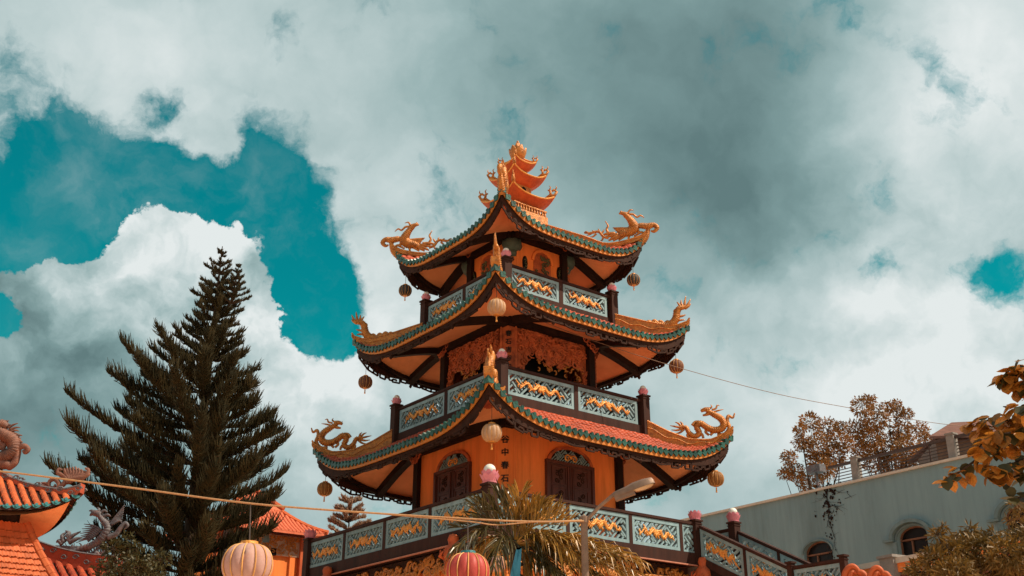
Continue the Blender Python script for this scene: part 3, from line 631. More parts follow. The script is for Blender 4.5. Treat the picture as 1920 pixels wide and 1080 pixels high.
for si, S in enumerate(STOREY):
    w, z0, z1, ch = S['w'], S['z0'], S['z1'], S['ch']
    if si == 1:
        core = MB(); core.box((0, 0, (z0 + z1) / 2), (2.3, 2.3, z1 - z0)); core.build('inner_wall', 'orange_plaster', pag)
        cl = MB(); cl.box((0, 0, z1 - .1), (2 * w - .1, 2 * w - .1, .1)); cl.build('loggia_ceiling', 'dark_timber', pag)
    else:
        wallring(w, z0, z1, ch).build('wall', 'orange_plaster', pag)
    for k in range(4):
        # corner pilaster with an inscription
        Mc = on_corner(k, w, ch); pw_ = ch * S2
        m = MB(); m.box((0, .12 if si != 1 else .16, (z0 + z1) / 2), (pw_ + .04, .34, z1 - z0), Mc)
        for sx in (-1, 1): m.box((sx * (pw_ / 2 - .005), -.065, (z0 + z1) / 2), (.05, .05, z1 - z0 - .02), Mc)
        po = m.build('corner_pilaster', 'carved_rust' if si == 1 else 'orange_plaster', pag)
        if k in (0, 1, 3):
            for j in range(5):
                zc = (10.24 - j * .385) if si == 0 else (13.86 - j * .27 if si == 1 else 17.05 - j * .26)
                if zc < z0 + .2: continue
                o = link(GLY[(j + si * 2) % 5], 'inscription_character', None, po)
                sc_ = (.95, .80, .7)[si]
                o.matrix_basis = Mc @ Matrix.Translation((0, -.062, zc)) @ Matrix.Rotation(R(90), 4, 'X') @ Matrix.Scale(sc_, 4)
        # carved strip on the pilaster's flanks + dark column standing beside it
        if k in (1, 3):
            e = MB()
            for j in range(int((z1 - z0) / .13)):
                zz = z0 + .1 + j * .13
                e.lathe([(.01, -.05), (.055, 0), (.01, .05)], 6, (0, 0, 0), M=Mc @ Matrix.Translation(((-1 if k == 1 else 1) * (pw_ / 2 + .0), -.075, zz)))
            e.build('carved_edge', 'carved_rust', po)
    for k in range(4):
        Mf = on_face(k, w); cm = MB(); cwid = .24
        for sx in ((1,) if k == 0 else (-1,) if k == 3 else (-1, 1)):
            cm.box((sx * (w - ch - cwid / 2 - .01), -.05, (z0 + z1) / 2), (cwid, .20, z1 - z0), Mf)
            cm.build('column', 'dark_timber', pag); cm = MB()
            br = MB(); bx = sx * (w - ch - cwid / 2)
            for q_ in range(3):
                scroll(br, bx - sx * (.02 + .13 * q_), S['z1'] - .55 + .10 * q_, .13, -.17, sx, 1.2 * q_, .035)
                scroll(br, bx + sx * (.10 + .08 * q_), S['z1'] - .60 + .12 * q_, .12, -.15, -sx, 1.0 * q_, .035)
            br.move(Mf); br.build('carved_bracket', 'carved_rust', pag, smooth=True)
    if si == 0:
        for k in range(4):
            Mf = on_face(k, w)
            sur = MB(); a0, a1 = .80, .90
            arc = [(math.cos(t), math.sin(t)) for t in np.linspace(0, math.pi, 21)]
            poly = [(a1 * c, 9.80 + .55 * s_) for c, s_ in arc] + [(a0 * c, 9.80 + .46 * s_) for c, s_ in arc[::-1]]
            sur.prism(poly, -.08, -.002, Mf); so_ = sur.build('arch_surround', 'carved_rust', pag)
            bk = MB(); bk.prism([(a0 * c, 9.80 + .46 * s_) for c, s_ in arc], -.02, -.004, Mf); bk.build('transom', 'dark_inside', so_)
            tl = MB()
            for (s, e) in lattice_segs(-.8, .8, 9.80, 10.27, .22):
                ok = all((x / .8) ** 2 + ((z - 9.8) / .46) ** 2 < 1.02 for x, z in (s, e))
                if ok: tl.bar(Mf @ Vector((s[0], -.045, s[1])), Mf @ Vector((e[0], -.045, e[1])), .028, .04, tuple(Mf.to_3x3() @ Vector((0, 1, 0))))
            tl.build('transom_lattice', 'rail_teal', so_, kind='stuff')
            gr = MB(); scroll(gr, -.14, 9.98, .13, -.07, 1, 0, .03); scroll(gr, .14, 9.98, .13, -.07, -1, math.pi, .03); gr.lathe([(.01, -.07), (.07, 0), (.01, .07)], 8, (0, -.07, 10.03)); gr.move(Mf); gr.build('transom_rosette', 'gold_relief', so_, smooth=True)
            fr = MB()
            fr.box((-.03, -.05, 9.80), (1.90, .12, .09), Mf)
            for sx in (-1, 1): fr.box((-.03 + sx * .90, -.05, 8.42), (.09, .12, 2.68), Mf)
            do = fr.build('door', 'door_wood', pag)
            for sx in (-1, 1):
                le = MB(); xc = -.03 + sx * .43; le.box((xc, -.02, 8.42), (.84, .05, 2.68), Mf)
                for (zz, hh) in ((9.42, .52), (8.68, .80), (7.75, .80)):
                    for dx_, dz_, bw, bh in ((-.27, 0, .04, hh), (.27, 0, .04, hh), (0, hh / 2, .58, .04), (0, -hh / 2, .58, .04)):
                        le.box((xc + dx_, -.055, zz + dz_), (bw, .03, bh), Mf)
                le.box((xc - sx * .34, -.06, 8.42), (.035, .05, 2.60), Mf)
                lo_ = le.build('door_leaf', 'door_wood', do)
                for (zz, hh) in ((9.42, .52), (8.68, .80)):
                    cv = MB()
                    for q_ in range(4): scroll(cv, xc + (.08 if q_ % 2 else -.08), zz - hh * .3 + q_ * hh * .2, .09, -.05, 1 if q_ % 2 else -1, q_, .022)
                    cv.move(Mf); cv.build('door_relief', 'carved_brown', do, smooth=True, kind='stuff')
    elif si == 1:
        for k in range(4):
            Mf = on_face(k, w - .06); W2 = w - ch - .04
            def low(x):
                t = abs(x) / W2; return z1 - 1.30 - .30 * math.cos(t * math.pi * 2.0) * .4 - (.0 if t < .72 else (t - .72) / .28 * 1.6)
            sc_ = MB(); xs = np.linspace(-W2, W2, 41)
            poly = [(x, low(x)) for x in xs] + [(W2, z1 - .02), (-W2, z1 - .02)]
            sc_.prism(poly, -.02, .05, Mf); so_ = sc_.build('carved_screen', 'carved_rust', pag)
            cvm = MB(); rr_ = random.Random(k + 3)
            for i in range(230):
                x = rr_.uniform(-W2 + .06, W2 - .06); z = rr_.uniform(low(x) - .12, z1 - .3)
                scroll(cvm, x, z, rr_.uniform(.07, .17), -.03 - rr_.uniform(0, .05), rr_.choice((-1, 1)), rr_.uniform(0, 6.28), rr_.uniform(.02, .038), rr_.uniform(.7, 1.3))
            for i in range(26):
                x0_ = rr_.uniform(-W2 + .1, W2 - .5); z = rr_.uniform(z1 - .95, z1 - .40)
                cvm.tube([(x0_ + j * .09, -.07, z + .05 * math.sin(j * 1.6 + i)) for j in range(6)], [.02, .04, .035, .012], 5)
            cvm.move(Mf); cvm.build('scroll_carving', 'carved_rust', so_, smooth=True, kind='stuff')
            gl = MB()
            for i in range(46):
                x = rr_.uniform(-W2 * .55, W2 * .85); z = low(x) - rr_.uniform(-.05, .5) * (1 if abs(x) > .4 else .6)
                scroll(gl, x, z, rr_.uniform(.05, .11), -.02, rr_.choice((-1, 1)), rr_.uniform(0, 6.28), .026, .6)
            gl.move(Mf); gl.build('openwork_foliage', 'gold_paint', so_, smooth=True, kind='stuff')
            op = MB(); op.box((0, .70, z0 + 1.3), (2.2, .04, 2.6), Mf); op.build('loggia_shade_panel', 'dark_inside', pag)  # dark panel on the inner wall stands in for the loggia's deep shade
            fb = MB(); fb.box((0, -.03, z1 - .32), (2 * W2, .14, .14), Mf); fb.build('frieze_beam', 'carved_rust', so_)
    else:
        for k in range(4):
            Mf = on_face(k, w); arc = [(math.cos(t), math.sin(t)) for t in np.linspace(0, math.pi, 17)]
            def archp(x0, hw, zb, zs, hh): return [(x0 - hw, zb), (x0 + hw, zb)] + [(x0 + hw * c, zs + hh * s_) for c, s_ in arc]
            a = MB(); o1 = archp(0, .46, 16.0, 16.95, .46); i1 = archp(0, .37, 16.0, 16.95, .37)
            ring = [p for p in o1[2:]] + [p for p in i1[2:]][::-1]; a.prism(ring, -.06, -.002, Mf); so_ = a.build('arch_niche', 'orange_plaster', pag)
            b = MB(); b.prism(i1, -.02, -.004, Mf); b.build('niche_back', 'carved_rust', so_)
            c_ = MB(); r2 = random.Random(k)
            for i in range(30): scroll(c_, r2.uniform(-.28, .28), r2.uniform(16.1, 17.22), r2.uniform(.05, .10), -.035, r2.choice((-1, 1)), r2.uniform(0, 6), .024, .8)
            c_.move(Mf); c_.build('niche_relief', 'niche_relief', so_, smooth=True, kind='stuff')
            for sx in (-1, 1):
                s_ = MB(); s_.prism([(sx * .74 + .105 * math.cos(t), 16.75 + .26 * math.sin(t)) for t in np.linspace(0, 6.283, 15)[:-1]], -.03, -.003, Mf)
                n_o = s_.build('oval_niche', 'dark_inside', pag); c_ = MB()
                for i in range(5): scroll(c_, sx * .74 + r2.uniform(-.03, .03), 16.56 + i * .09, .055, -.045, r2.choice((-1, 1)), i, .018, .8)
                c_.move(Mf); c_.build('niche_relief', 'niche_relief', n_o, smooth=True)
            # bulbous lotus capital on each corner pilaster
            Mc = on_corner(k, w, ch); c_ = MB()
            c_.lathe([(.14, -.60), (.17, -.50), (.20, -.42)], 14, (0, 0, 17.50), M=Mc); c_.lathe([(.19, -.44), (.30, -.34), (.36, -.18), (.33, -.04), (.24, .06), (.1, .1)], 16, (0, 0, 17.50), lobes=8, amp=.12, M=Mc)
            c_.build('lotus_capital', 'capital_green', pag, smooth=True)

# ---- spire: a three-storey miniature tower with a lotus bud
sp = MB(); sp.box((0, 0, 18.70), (1.5, 1.5, .80)); spo = sp.build('spire', 'gold_paint', pag)
rl = MB()
for k in range(4):
    m = MB()
    for i in range(12): m.lathe([(.03, 0), (.045, .06), (.025, .14), (.045, .2)], 6, (-.66 + i * .12, -.70, 19.1))
    m.box((0, -.70, 19.32), (1.46, .07, .05)); m.move(rotk(k)); rl.add(m.v, m.f)
rl.build('spire_railing', 'gold_paint', spo)
def minidragon(m, x, z, s):
    m.tube([(x - .30 * s, 0, z - .03), (x - .12 * s, 0, z + .10 * s), (x + .02 * s, 0, z + .06 * s), (x + .10 * s, 0, z + .20 * s), (x + .02 * s, 0, z + .30 * s)], [.035 * s, .05 * s, .06 * s, .05 * s, .03 * s], 6)
    m.tube([(x - .10 * s, 0, z + .10 * s), (x - .12 * s, 0, z + .26 * s), (x - .20 * s, 0, z + .30 * s)], [.05 * s, .045 * s, .02 * s], 6)
    m.tube([(x + .02 * s, 0, z + .30 * s), (x - .06 * s, 0, z + .24 * s)], [.045 * s, .03 * s], 6)
    m.tube([(x + .05 * s, 0, z + .28 * s), (x + .10 * s, 0, z + .36 * s), (x + .08 * s, 0, z + .44 * s)], [.03 * s, .022 * s, .008 * s], 5)
    m.tube([(x - .14 * s, 0, z + .28 * s), (x - .10 * s, 0, z + .40 * s), (x - .15 * s, 0, z + .46 * s)], [.03 * s, .022 * s, .008 * s], 5)
SPT = [(.44, .92, 19.08, 19.64, .26, .24), (.34, .72, 19.84, 20.53, .24, .22), (.24, .47, 20.68, 21.18, .16, .18)]
for i, (ww, ee, za, zb, lf, bd) in enumerate(SPT):
    m = MB(); m.box((0, 0, (za + zb - bd) / 2 + .05), (2 * ww, 2 * ww, zb - bd - za + .3)); m.build('spire_storey', 'gold_paint', spo)
    rf = MB(); nxt = SPT[i + 1][0] + .02 if i < 2 else .16; zt = (SPT[i + 1][2] + .02) if i < 2 else 21.50
    for k in range(4):
        mm = MB(); f_ = lambda q, t, lo: Vector((q * ((ww if lo else nxt) + (ee - (ww if lo else nxt)) * t), -((ww if lo else nxt) + (ee - (ww if lo else nxt)) * t),
                        ((zb - bd) if lo else zt) + ((zb - .02) - ((zb - bd) if lo else zt)) * ((t ** 1.3) if lo else (.7 * t + .3 * (1 - (1 - t) ** 2))) + lf * abs(q) ** 2.6 * t ** 1.3 + (0 if lo else .035 * t)))
        qs = np.linspace(-1, 1, 15); ts = np.linspace(0, 1, 7)
        mm.grid([[f_(q, t, False) for q in qs] for t in ts]); mm.grid([[f_(q, t, True) for q in qs][::-1] for t in ts]); mm.grid([[f_(q, 1, False) for q in qs], [f_(q, 1, True) for q in qs]])
        mm.move(rotk(k)); rf.add(mm.v, mm.f)
    rfo = rf.build('spire_roof', 'spire_red', spo)
    ed = MB()
    for k in range(4):
        mm = MB(); mm.tube([f_(q, 1, False) + Vector((0, -.01, .0)) for q in np.linspace(-1, 1, 15)], .03, 5); mm.tube([f_(1, t, False) + Vector((0, 0, .02)) for t in np.linspace(0, 1, 8)], .035, 5); mm.move(rotk(k)); ed.add(mm.v, mm.f)
    ed.build('spire_roof_edge', 'gold_relief', spo)
    wn = MB()
    for k in range(4):
        arc = [(math.cos(t), math.sin(t)) for t in np.linspace(0, math.pi, 9)]
        wn2 = MB(); wn2.prism([(-.10, zb - bd - .34), (.10, zb - bd - .34)] + [(.10 * c, zb - bd - .16 + .10 * s_) for c, s_ in arc], -ww - .012, -ww + .02); wn2.move(rotk(k)); wn2.build('spire_window', 'dark_inside', spo)
    dm = MB(); minidragon(dm, ee * S2 - .02, zb + lf - .01, (1.05, .95, .70)[i]); me = dm.mesh('spire_dragon'); me.polygons.foreach_set('use_smooth', [True] * len(me.polygons))
    for k in range(4): o = link(me, 'spire_dragon', 'gold_paint', spo); o.rotation_euler = (0, 0, R(-45 + 90 * k))
bud = MB()
for ring, (nP, r1, zh, zb) in enumerate(((6, .30, .54, 21.44), (6, .20, .60, 21.48), (4, .09, .64, 21.54))):
    for i in range(nP):
        an = (i + .5 * ring) * 2 * math.pi / nP + .26; ca, sa = math.cos(an), math.sin(an); rows = []
        for t, w, rr in ((0, .06, .08), (.3, .14, r1 * .85), (.65, .155, r1 * 1.06), (.88, .09, r1 * 1.10), (1, .01, r1 * 1.08)):
            rows.append([Vector((rr * ca - w * k * sa - k * k * .05 * ca, rr * sa + w * k * ca - k * k * .05 * sa, zb + zh * t)) for k in (-1, -.5, 0, .5, 1)])
        bud.grid(rows)
bud.lathe([(.17, 21.38), (.20, 21.46), (.12, 21.52), (.10, 22.0), (.06, 22.12), (.03, 22.2), (.05, 22.25), (.01, 22.3)], 12)
bud.build('lotus_bud', 'gold_paint', spo, smooth=True)

# ================================================================== TERRACE AND STAIRS
ter = thing('temple_terrace', 'raised terrace with grey lattice balustrade and gold dragon panels below the pagoda', 'terrace', (AXX, AXY, 0), YAW)
ter_ul, ter_vl = 3.16, 5.16; TS = 4.55
m = MB(); m.box(((ter_ul - TS) / 2, (ter_vl - TS) / 2, 6.915), (ter_ul + TS, ter_vl + TS, .13)); m.build('terrace_slab', 'brown_paint', ter)
m = MB(); m.box(((ter_ul - TS) / 2 + .1, (ter_vl - TS) / 2 + .1, 6.99), (ter_ul + TS - .5, ter_vl + TS - .5, .03)); m.build('terrace_floor', 'paving', ter)
balustrade(ter, (-TS, -TS), (ter_ul, -TS), 8.13, 7.22, 6.86, [0, .345, .650, .915, 1.0], out=(0, -1), pw=.12, seed=21)
balustrade(ter, (-TS, ter_vl), (-TS, -TS), 8.13, 7.22, 6.86, [0, .235, .475, .72, 1.0], out=(-1, 0), pw=.14, seed=31)
post(ter, -TS + .02, -TS + .02, 6.85, 8.18, .30, 1.25, True); post(ter, ter_ul, -TS, 6.85, 8.16, .26, 1.0, False); post(ter, -TS, ter_vl, 6.85, 8.14, .28, 1.05, False)
m = MB()   # pale edging under the fascia
m.bar((-TS - .07, -TS - .07, 6.845), (ter_ul + .1, -TS - .07, 6.845), .07, .035); m.bar((-TS - .07, -TS - .03, 6.846), (-TS - .07, ter_vl + .1, 6.846), .07, .035)
m.build('cornice_edge', 'cornice_pink', ter)
m = MB(); m.box(((ter_ul - TS) / 2 + .1, (ter_vl - TS) / 2 + .1, 3.42), (ter_ul + TS - .5, ter_vl + TS - .5, 6.84)); m.build('base_wall', 'orange_plaster', ter)
fz = MB()
for side in (0, 1):
    rr_ = random.Random(5 + side); L = 7.4 if side == 0 else 9.4
    x = -4.3
    while x < -4.3 + L:
        p = (x, -4.38) if side == 0 else (-4.38, x)
        for q_ in range(3):
            dx = rr_.uniform(-.12, .12); r_ = rr_.uniform(.09, .2); z = 6.52 - rr_.uniform(-.1, .28)
            pts = [(math.cos(a) * r_ * (1 - t * .6), math.sin(a) * r_ * (1 - t * .6)) for t, a in zip(np.linspace(0, 1, 8), np.linspace(rr_.uniform(0, 6), rr_.uniform(7, 11), 8))]
            fz.tube([((p[0] + dx + a, p[1], z + b) if side == 0 else (p[0], p[1] + dx + a, z + b)) for a, b in pts], [.05, .045, .02], 5)
        x += .22
fz.build('scroll_frieze', 'gold_paint', ter, smooth=True, kind='stuff')
m = MB(); m.bar((-4.33, -4.33, 6.58), (2.9, -4.33, 6.58), .06, .44); m.bar((-4.33, -4.30, 6.58), (-4.33, 5.0, 6.58), .06, .44); m.build('frieze_board', 'carved_brown', ter)
def corbel(x, y):
    c = MB(); c.lathe([(.02, .30), (.13, .26), (.17, .16), (.14, .04), (.16, 0), (.26, -.1), (.30, -.28), (.24, -.5), (.26, -.62), (.15, -.75)], 12, (x, y, 6.80), lobes=5, amp=.18)
    for i in range(9):
        a = i * .7; c.tube([(x + .2 * math.cos(a), y + .2 * math.sin(a), 6.65 - .05 * i), (x + .36 * math.cos(a), y + .36 * math.sin(a), 6.70 - .05 * i), (x + .33 * math.cos(a + .4), y + .33 * math.sin(a + .4), 6.85 - .06 * i)], [.06, .05, .02], 5)
    c.build('carved_corbel', 'spire_red', ter, smooth=True)
corbel(-4.72, -3.2); corbel(-4.72, 3.55); corbel(3.15, -4.75)
# stairs running down from the terrace's right-hand corner, towards the courtyard
stz = thing('staircase', 'outside staircase with sloping lattice balustrades leading down from the terrace', 'staircase', (AXX, AXY, 0), YAW)
balustrade(stz, (3.16, -4.72), (3.16, -7.88), 8.03, 7.10, 6.86, [0, .52, 1.0], slope_end=-1.61, out=(-1, 0), pw=.1, seed=41)
balustrade(stz, (4.55, -5.00), (4.55, -7.90), 7.98, 7.08, 6.86, [0, .5, 1.0], slope_end=-1.48, out=(-1, 0), pw=.1, seed=44)
balustrade(stz, (3.16, -8.02), (3.16, -9.60), 6.42, 5.56, 5.30, [0, 1.0], out=(-1, 0), seed=43)
for i in range(11):
    z = 6.98 - (i + 1) * .15; m = MB(); m.box((3.86, -4.86 - i * .295, z / 2), (1.22, .295, z)); m.build('step', 'concrete', stz)
m = MB()
for u in (3.22, 4.61):
    vs = [Vector((u + d, v, z)) for d in (-.07, .07) for v, z in ((-4.6, 7.0), (-7.9, 5.32), (-7.9, 4.6), (-4.6, 5.9))]; m = MB()
    m.add(vs, [(0, 1, 2, 3), (7, 6, 5, 4), (0, 4, 5, 1), (1, 5, 6, 2), (2, 6, 7, 3), (3, 7, 4, 0)]); m.build('stringer', 'dark_timber', stz)
m = MB(); m.box((3.9, -8.85, 2.62), (1.5, 1.9, 5.24)); m.build('landing', 'brown_paint', stz)
post(stz, 3.14, -7.95, 5.0, 6.50, .16, .01, False); post(stz, 3.14, -9.66, 5.2, 6.46, .16, .01, False)
post(stz, 4.53, -4.86, 6.5, 8.22, .26, 1.05, True)
balustrade(stz, (4.53, -4.70), (4.53, 2.0), 8.10, 7.2, 6.60, [0, .25, .5, .75, 1.0], out=(-1, 0), seed=45)
m = MB(); m.box((3.92, -.2, 6.72), (1.5, 9.2, .42)); m.build('terrace_extension', 'concrete', ter)
# ================================================================== LANTERNS
def lantern(label, loc, d, silk, hang, group, ribs=12, tall=.86, tass=.3, capm='gold_relief', tear=False):
    t = thing('paper_lantern', label, 'lantern', loc, random.uniform(0, 1), group); r = d / 2; h = r * tall
    prof = [(r * .30, -h)] + [(r * max(.30, math.cos(a) ** .62), h * math.sin(a)) for a in np.linspace(-1.35, 1.35, 13)] + [(r * .30, h)]
    m = MB(); m.lathe(prof, ribs * 6, lobes=ribs, amp=.085); m.build('silk_shade', silk, t, smooth=True)
    rb = MB()
    for i in range(ribs):
        a = 2 * math.pi * i / ribs + math.pi / ribs * 0
        rb.tube([((p[0] * .975) * math.cos(a), (p[0] * .975) * math.sin(a), p[1]) for p in prof[1:-1]], d * .015, 4)
    rb.build('rib_frame', 'lantern_rib', t)
    for s_ in (-1, 1):
        c = MB(); c.lathe([(r * .34, -.03 * d), (r * .36, 0), (r * .34, .03 * d + .02)], 14, (0, 0, s_ * h * 1.0)); c.build('end_cap', capm, t)
    if tear:
        for (an, f0_, f1_, hw) in ((-1.45, .42, .78, .022), (-1.25, .30, .40, .016)):
            q = MB(); an -= t.rotation_euler.z; pr = [(p[0] * 1.002 * .95 + .006, p[1]) for p in prof]
            pts = [np.array(pr[int(6 + k * 6)]) for k in np.linspace(f0_, f1_, 3)]; hw_ = (0, hw, 0)
            def at_(p, w): return Vector((p[0] * math.cos(an + w / p[0]), p[0] * math.sin(an + w / p[0]), p[1]))
            q.add([at_(pts[0], 0), at_(pts[1], -hw), at_(pts[2], 0), at_(pts[1], hw)], [(0, 1, 2, 3)]); q.build('tear', 'dark_inside', t)
    ts = MB(); ts.tube([(0, 0, -h), (0, 0, -h - d * tass * .5)], d * .012, 5); ts.lathe([(.01, 0), (d * .05, -d * .03), (d * .035, -d * .10), (d * .055, -d * tass)], 8, (0, 0, -h - d * tass * .3)); ts.build('tassel', capm if capm != 'teal_glaze' else 'silk_red', t)
    hv = Vector(hang) - Vector(loc); hv.rotate(Matrix.Rotation(-t.rotation_euler.z, 3, 'Z'))
    cd = MB(); cd.tube([(0, 0, h), tuple(hv)], .008 if d < .7 else .012, 5); cd.build('cord', 'wire_dark', t)
    return t
G = 'lanterns hanging from the pagoda eaves'
def corner_lantern(label, u, v, z, d, silk, up): lantern(label, L2W(u, v, z), d, silk, L2W(u, v, z + up), G)
corner_lantern('dark grey lantern under the left corner of the top roof', -2.79, 2.79, 16.59, .46, 'silk_dark', .85)
corner_lantern('brown lantern under the left corner of the middle roof', -3.67, 3.67, 13.30, .48, 'silk_brown', .90)
corner_lantern('amber brown lantern under the left corner of the lowest roof', -4.49, 4.49, 9.70, .50, 'silk_amber', .85)
corner_lantern('dark grey lantern under the right corner of the top roof', 2.79, -2.79, 16.57, .46, 'silk_dark', .85)
corner_lantern('reddish brown lantern under the right corner of the middle roof, crossed by a wire', 3.68, -3.68, 13.42, .49, 'silk_brown', .80)
corner_lantern('amber gold lantern under the right corner of the lowest roof', 4.39, -4.39, 9.67, .52, 'silk_amber', .85)
corner_lantern('pale cream lantern under the front corner of the middle roof', -3.74, -3.74, 13.64, .54, 'silk_cream', .75)
corner_lantern('pale cream lantern under the front corner of the lowest roof', -4.30, -4.30, 9.68, .56, 'silk_cream', .90)

# ---- string lines
def rope(name, label, pts, r, mname, sag_n=6):
    m = MB(); m.tube([tuple(v) for v in cat([tuple(p) for p in pts], sag_n)], r, 6); o = m.build(name, mname); tag(o, label, 'wire'); return o
rope('festoon_rope', 'tan rope slung across the courtyard carrying the big lanterns', [P(-40, 880, 21), P(30, 887, 20.8), P(250, 915, 20.4), P(470, 944, 20), P(700, 962, 20), P(900, 974, 20.2), P(1000, 978, 20.6), P(1094, 977, 21.2)], .019, 'rope')
rope('light_cable', 'second thin pale cable sagging just below the festoon rope', [P(720, 964, 20.05), P(880, 978, 20.1), P(930, 984, 20.3), P(1000, 979, 20.7), P(1094, 975, 21.25)], .012, 'rope')
rope('overhead_wire', 'long thin wire running from the middle roof down to the far shed roof', [L2W(-2.3, -3.55, 13.75), P(1110, 638, 33), P(1268, 688, 33), P(1450, 737, 34), P(1600, 766, 35.5), P(1760, 794, 37), P(1900, 806, 38)], .0095, 'lamp_metal')
lantern('big faded pink lantern with a torn panel hanging on the rope by the tall conifer', P(464, 1059, 20), .90, 'silk_rose', P(470, 946, 20), 'big lanterns on the rope', 12, .80, .25, tear=True)
lantern('big red lantern with yellow ribs and green cap hanging below the terrace corner', P(877, 1073, 20.1), .78, 'silk_red', P(877, 976, 20.1), 'big lanterns on the rope', 12, .84, .3, 'teal_glaze')
lantern('small pale lantern beside the red lantern, partly behind palm leaves', P(931, 1058, 25.5), .44, 'silk_rose', P(931, 1000, 25.5), None, 12, .84, .3)
m = MB(); a, b, c = P(968, 1030, 20.6), P(978, 1028, 20.6), P(955, 1085, 20.6); e = P(975, 1085, 20.8)
m.grid([[a, (a + b) / 2 + Vector((0, .05, 0)), b], [(a + c) / 2, (a + b + c + e) / 4 + Vector((0, -.06, 0)), (b + e) / 2], [c, (c + e) / 2 + Vector((0, .05, 0)), e]])
m.slab([[a + Vector((0, .02, 0)), b + Vector((0, .02, 0))], [a + Vector((0, .02, .03)), b + Vector((0, .02, .03))]], .01)
tag(m.build('pennant', 'flag_blue', smooth=True), 'narrow dark blue pennant hanging behind the palm leaves', 'flag')

# ================================================================== STREET LAMP
lp = thing('street_lamp', 'beige street lamp on a slanting arm in front of the terrace', 'street lamp', (P(1095, 975, 21.3).x, 21.3, 0), 0)
bx, bz = 0, P(1095, 975, 21.3).z; L0 = Vector(lp.location)
m = MB(); m.tube([(0, 0, 0), (0, 0, 1.2), (0, 0, bz)], [.11, .085, .065], 10); m.lathe([(.2, 0), (.2, .05), (.12, .12)], 10); m.lathe([(.085, -.06), (.085, .06), (.03, .09)], 10, (0, 0, bz)); m.build('pole', 'lamp_metal', lp, smooth=False)
ae = P(1152, 926, 21.1) - L0; hs = P(1150, 928, 21.1) - L0; he = P(1226, 900, 20.9) - L0
m = MB(); m.tube([(0, 0, bz - .05), tuple(Vector((0, 0, bz)) * .5 + ae * .5 + Vector((0, 0, -.0))), tuple(ae)], [.04, .036, .036], 8); m.build('arm', 'lamp_metal', lp)
ax_ = (he - hs).normalized(); sy = Vector((0, 1, 0)); sy = (sy - ax_ * sy.dot(ax_)).normalized(); sz = ax_.cross(sy) * 1
if sz.z < 0: sz = -sz
Ln = (he - hs).length
def HM(x, y, z): return hs + ax_ * x + sy * y + sz * z
m = MB(); rows = []
for x, w_, zt in ((0, .05, .03), (.03, .08, .045), (.28, .095, .06), (.42, .12, .085), (.62, .125, .085), (.80, .095, .06), (Ln, .03, .01)):
    rows.append([HM(x, -w_, -.06), HM(x, -w_ * .95, zt * .5), HM(x, -w_ * .5, zt), HM(x, 0, zt * 1.1), HM(x, w_ * .5, zt), HM(x, w_ * .95, zt * .5), HM(x, w_, -.06)])
m.grid(rows); m.add(rows[0], [tuple(range(7))]); m.add(rows[-1], [tuple(range(7))[::-1]])
m.add([rows[i][0] for i in range(4)] + [rows[i][6] for i in (3, 2, 1, 0)], [tuple(range(8))]); hd_ = m.build('lamp_head', 'lamp_metal', lp, smooth=True)
m = MB(); rows = [[HM(x, w_ * math.cos(a), -.06 - dz * math.sin(a)) for a in np.linspace(0, math.pi, 9)] for x, w_, dz in ((.40, .08, .01), (.46, .105, .04), (.60, .112, .055), (.74, .09, .045), (Ln - .03, .03, .01))]
m.grid(rows); m.build('lens', 'lamp_lens', hd_, smooth=True)
m = MB(); m.add([HM(x, y, z) for z in (-.135, -.055) for y in (-.075, .075) for x in (.01, .40)], [(0, 2, 3, 1), (4, 5, 7, 6), (0, 1, 5, 4), (2, 6, 7, 3), (0, 4, 6, 2), (1, 3, 7, 5)]); m.build('ballast_box', 'lamp_metal', hd_)

# ================================================================== BUILDING ON THE RIGHT
ZT = 11.5; FAR = Vector((math.sin(R(-36.4)), math.cos(R(-36.4)), 0)); WA = -FAR; WN = Vector((WA.y, -WA.x, 0))   # WN points at the camera side
T0 = PZ(1315, 970, ZT); wrot = math.atan2(WA.y, WA.x); WO = Vector((T0.x, T0.y, 0)) - WA * 3.0
bw = thing('courtyard_building', 'pale blue-grey building with arched windows and a roof railing', 'building', WO, wrot)
WM = Matrix.Translation(WO) @ Matrix.Rotation(wrot, 4, 'Z'); WI = WM.inverted()
def wp(px, py, y=0.0):
    o = WM @ Vector((0, y, 0)); n = WM.to_3x3() @ Vector((0, 1, 0)); v = WI @ PPL(px, py, o, n); return v.x, v.z
w1l, w1r = wp(1508, 1045)[0], wp(1562, 1045)[0]; w1t = wp(1534, 1014)[1]
w2l, w2r = wp(1684, 1020)[0], wp(1742, 1015)[0]; w2t = wp(1713, 985)[1]
w3l = wp(1884, 985)[0]; w3r = w3l + (w2r - w2l); w3t = wp(1912, 944)[1]
LBW = wp(1990, 780)[0] + 6
WINS = [(w1l, w1r, w1t, .75), (w2l, w2r, w2t, 1.0), (w3l, w3r, w3t, 1.0)]
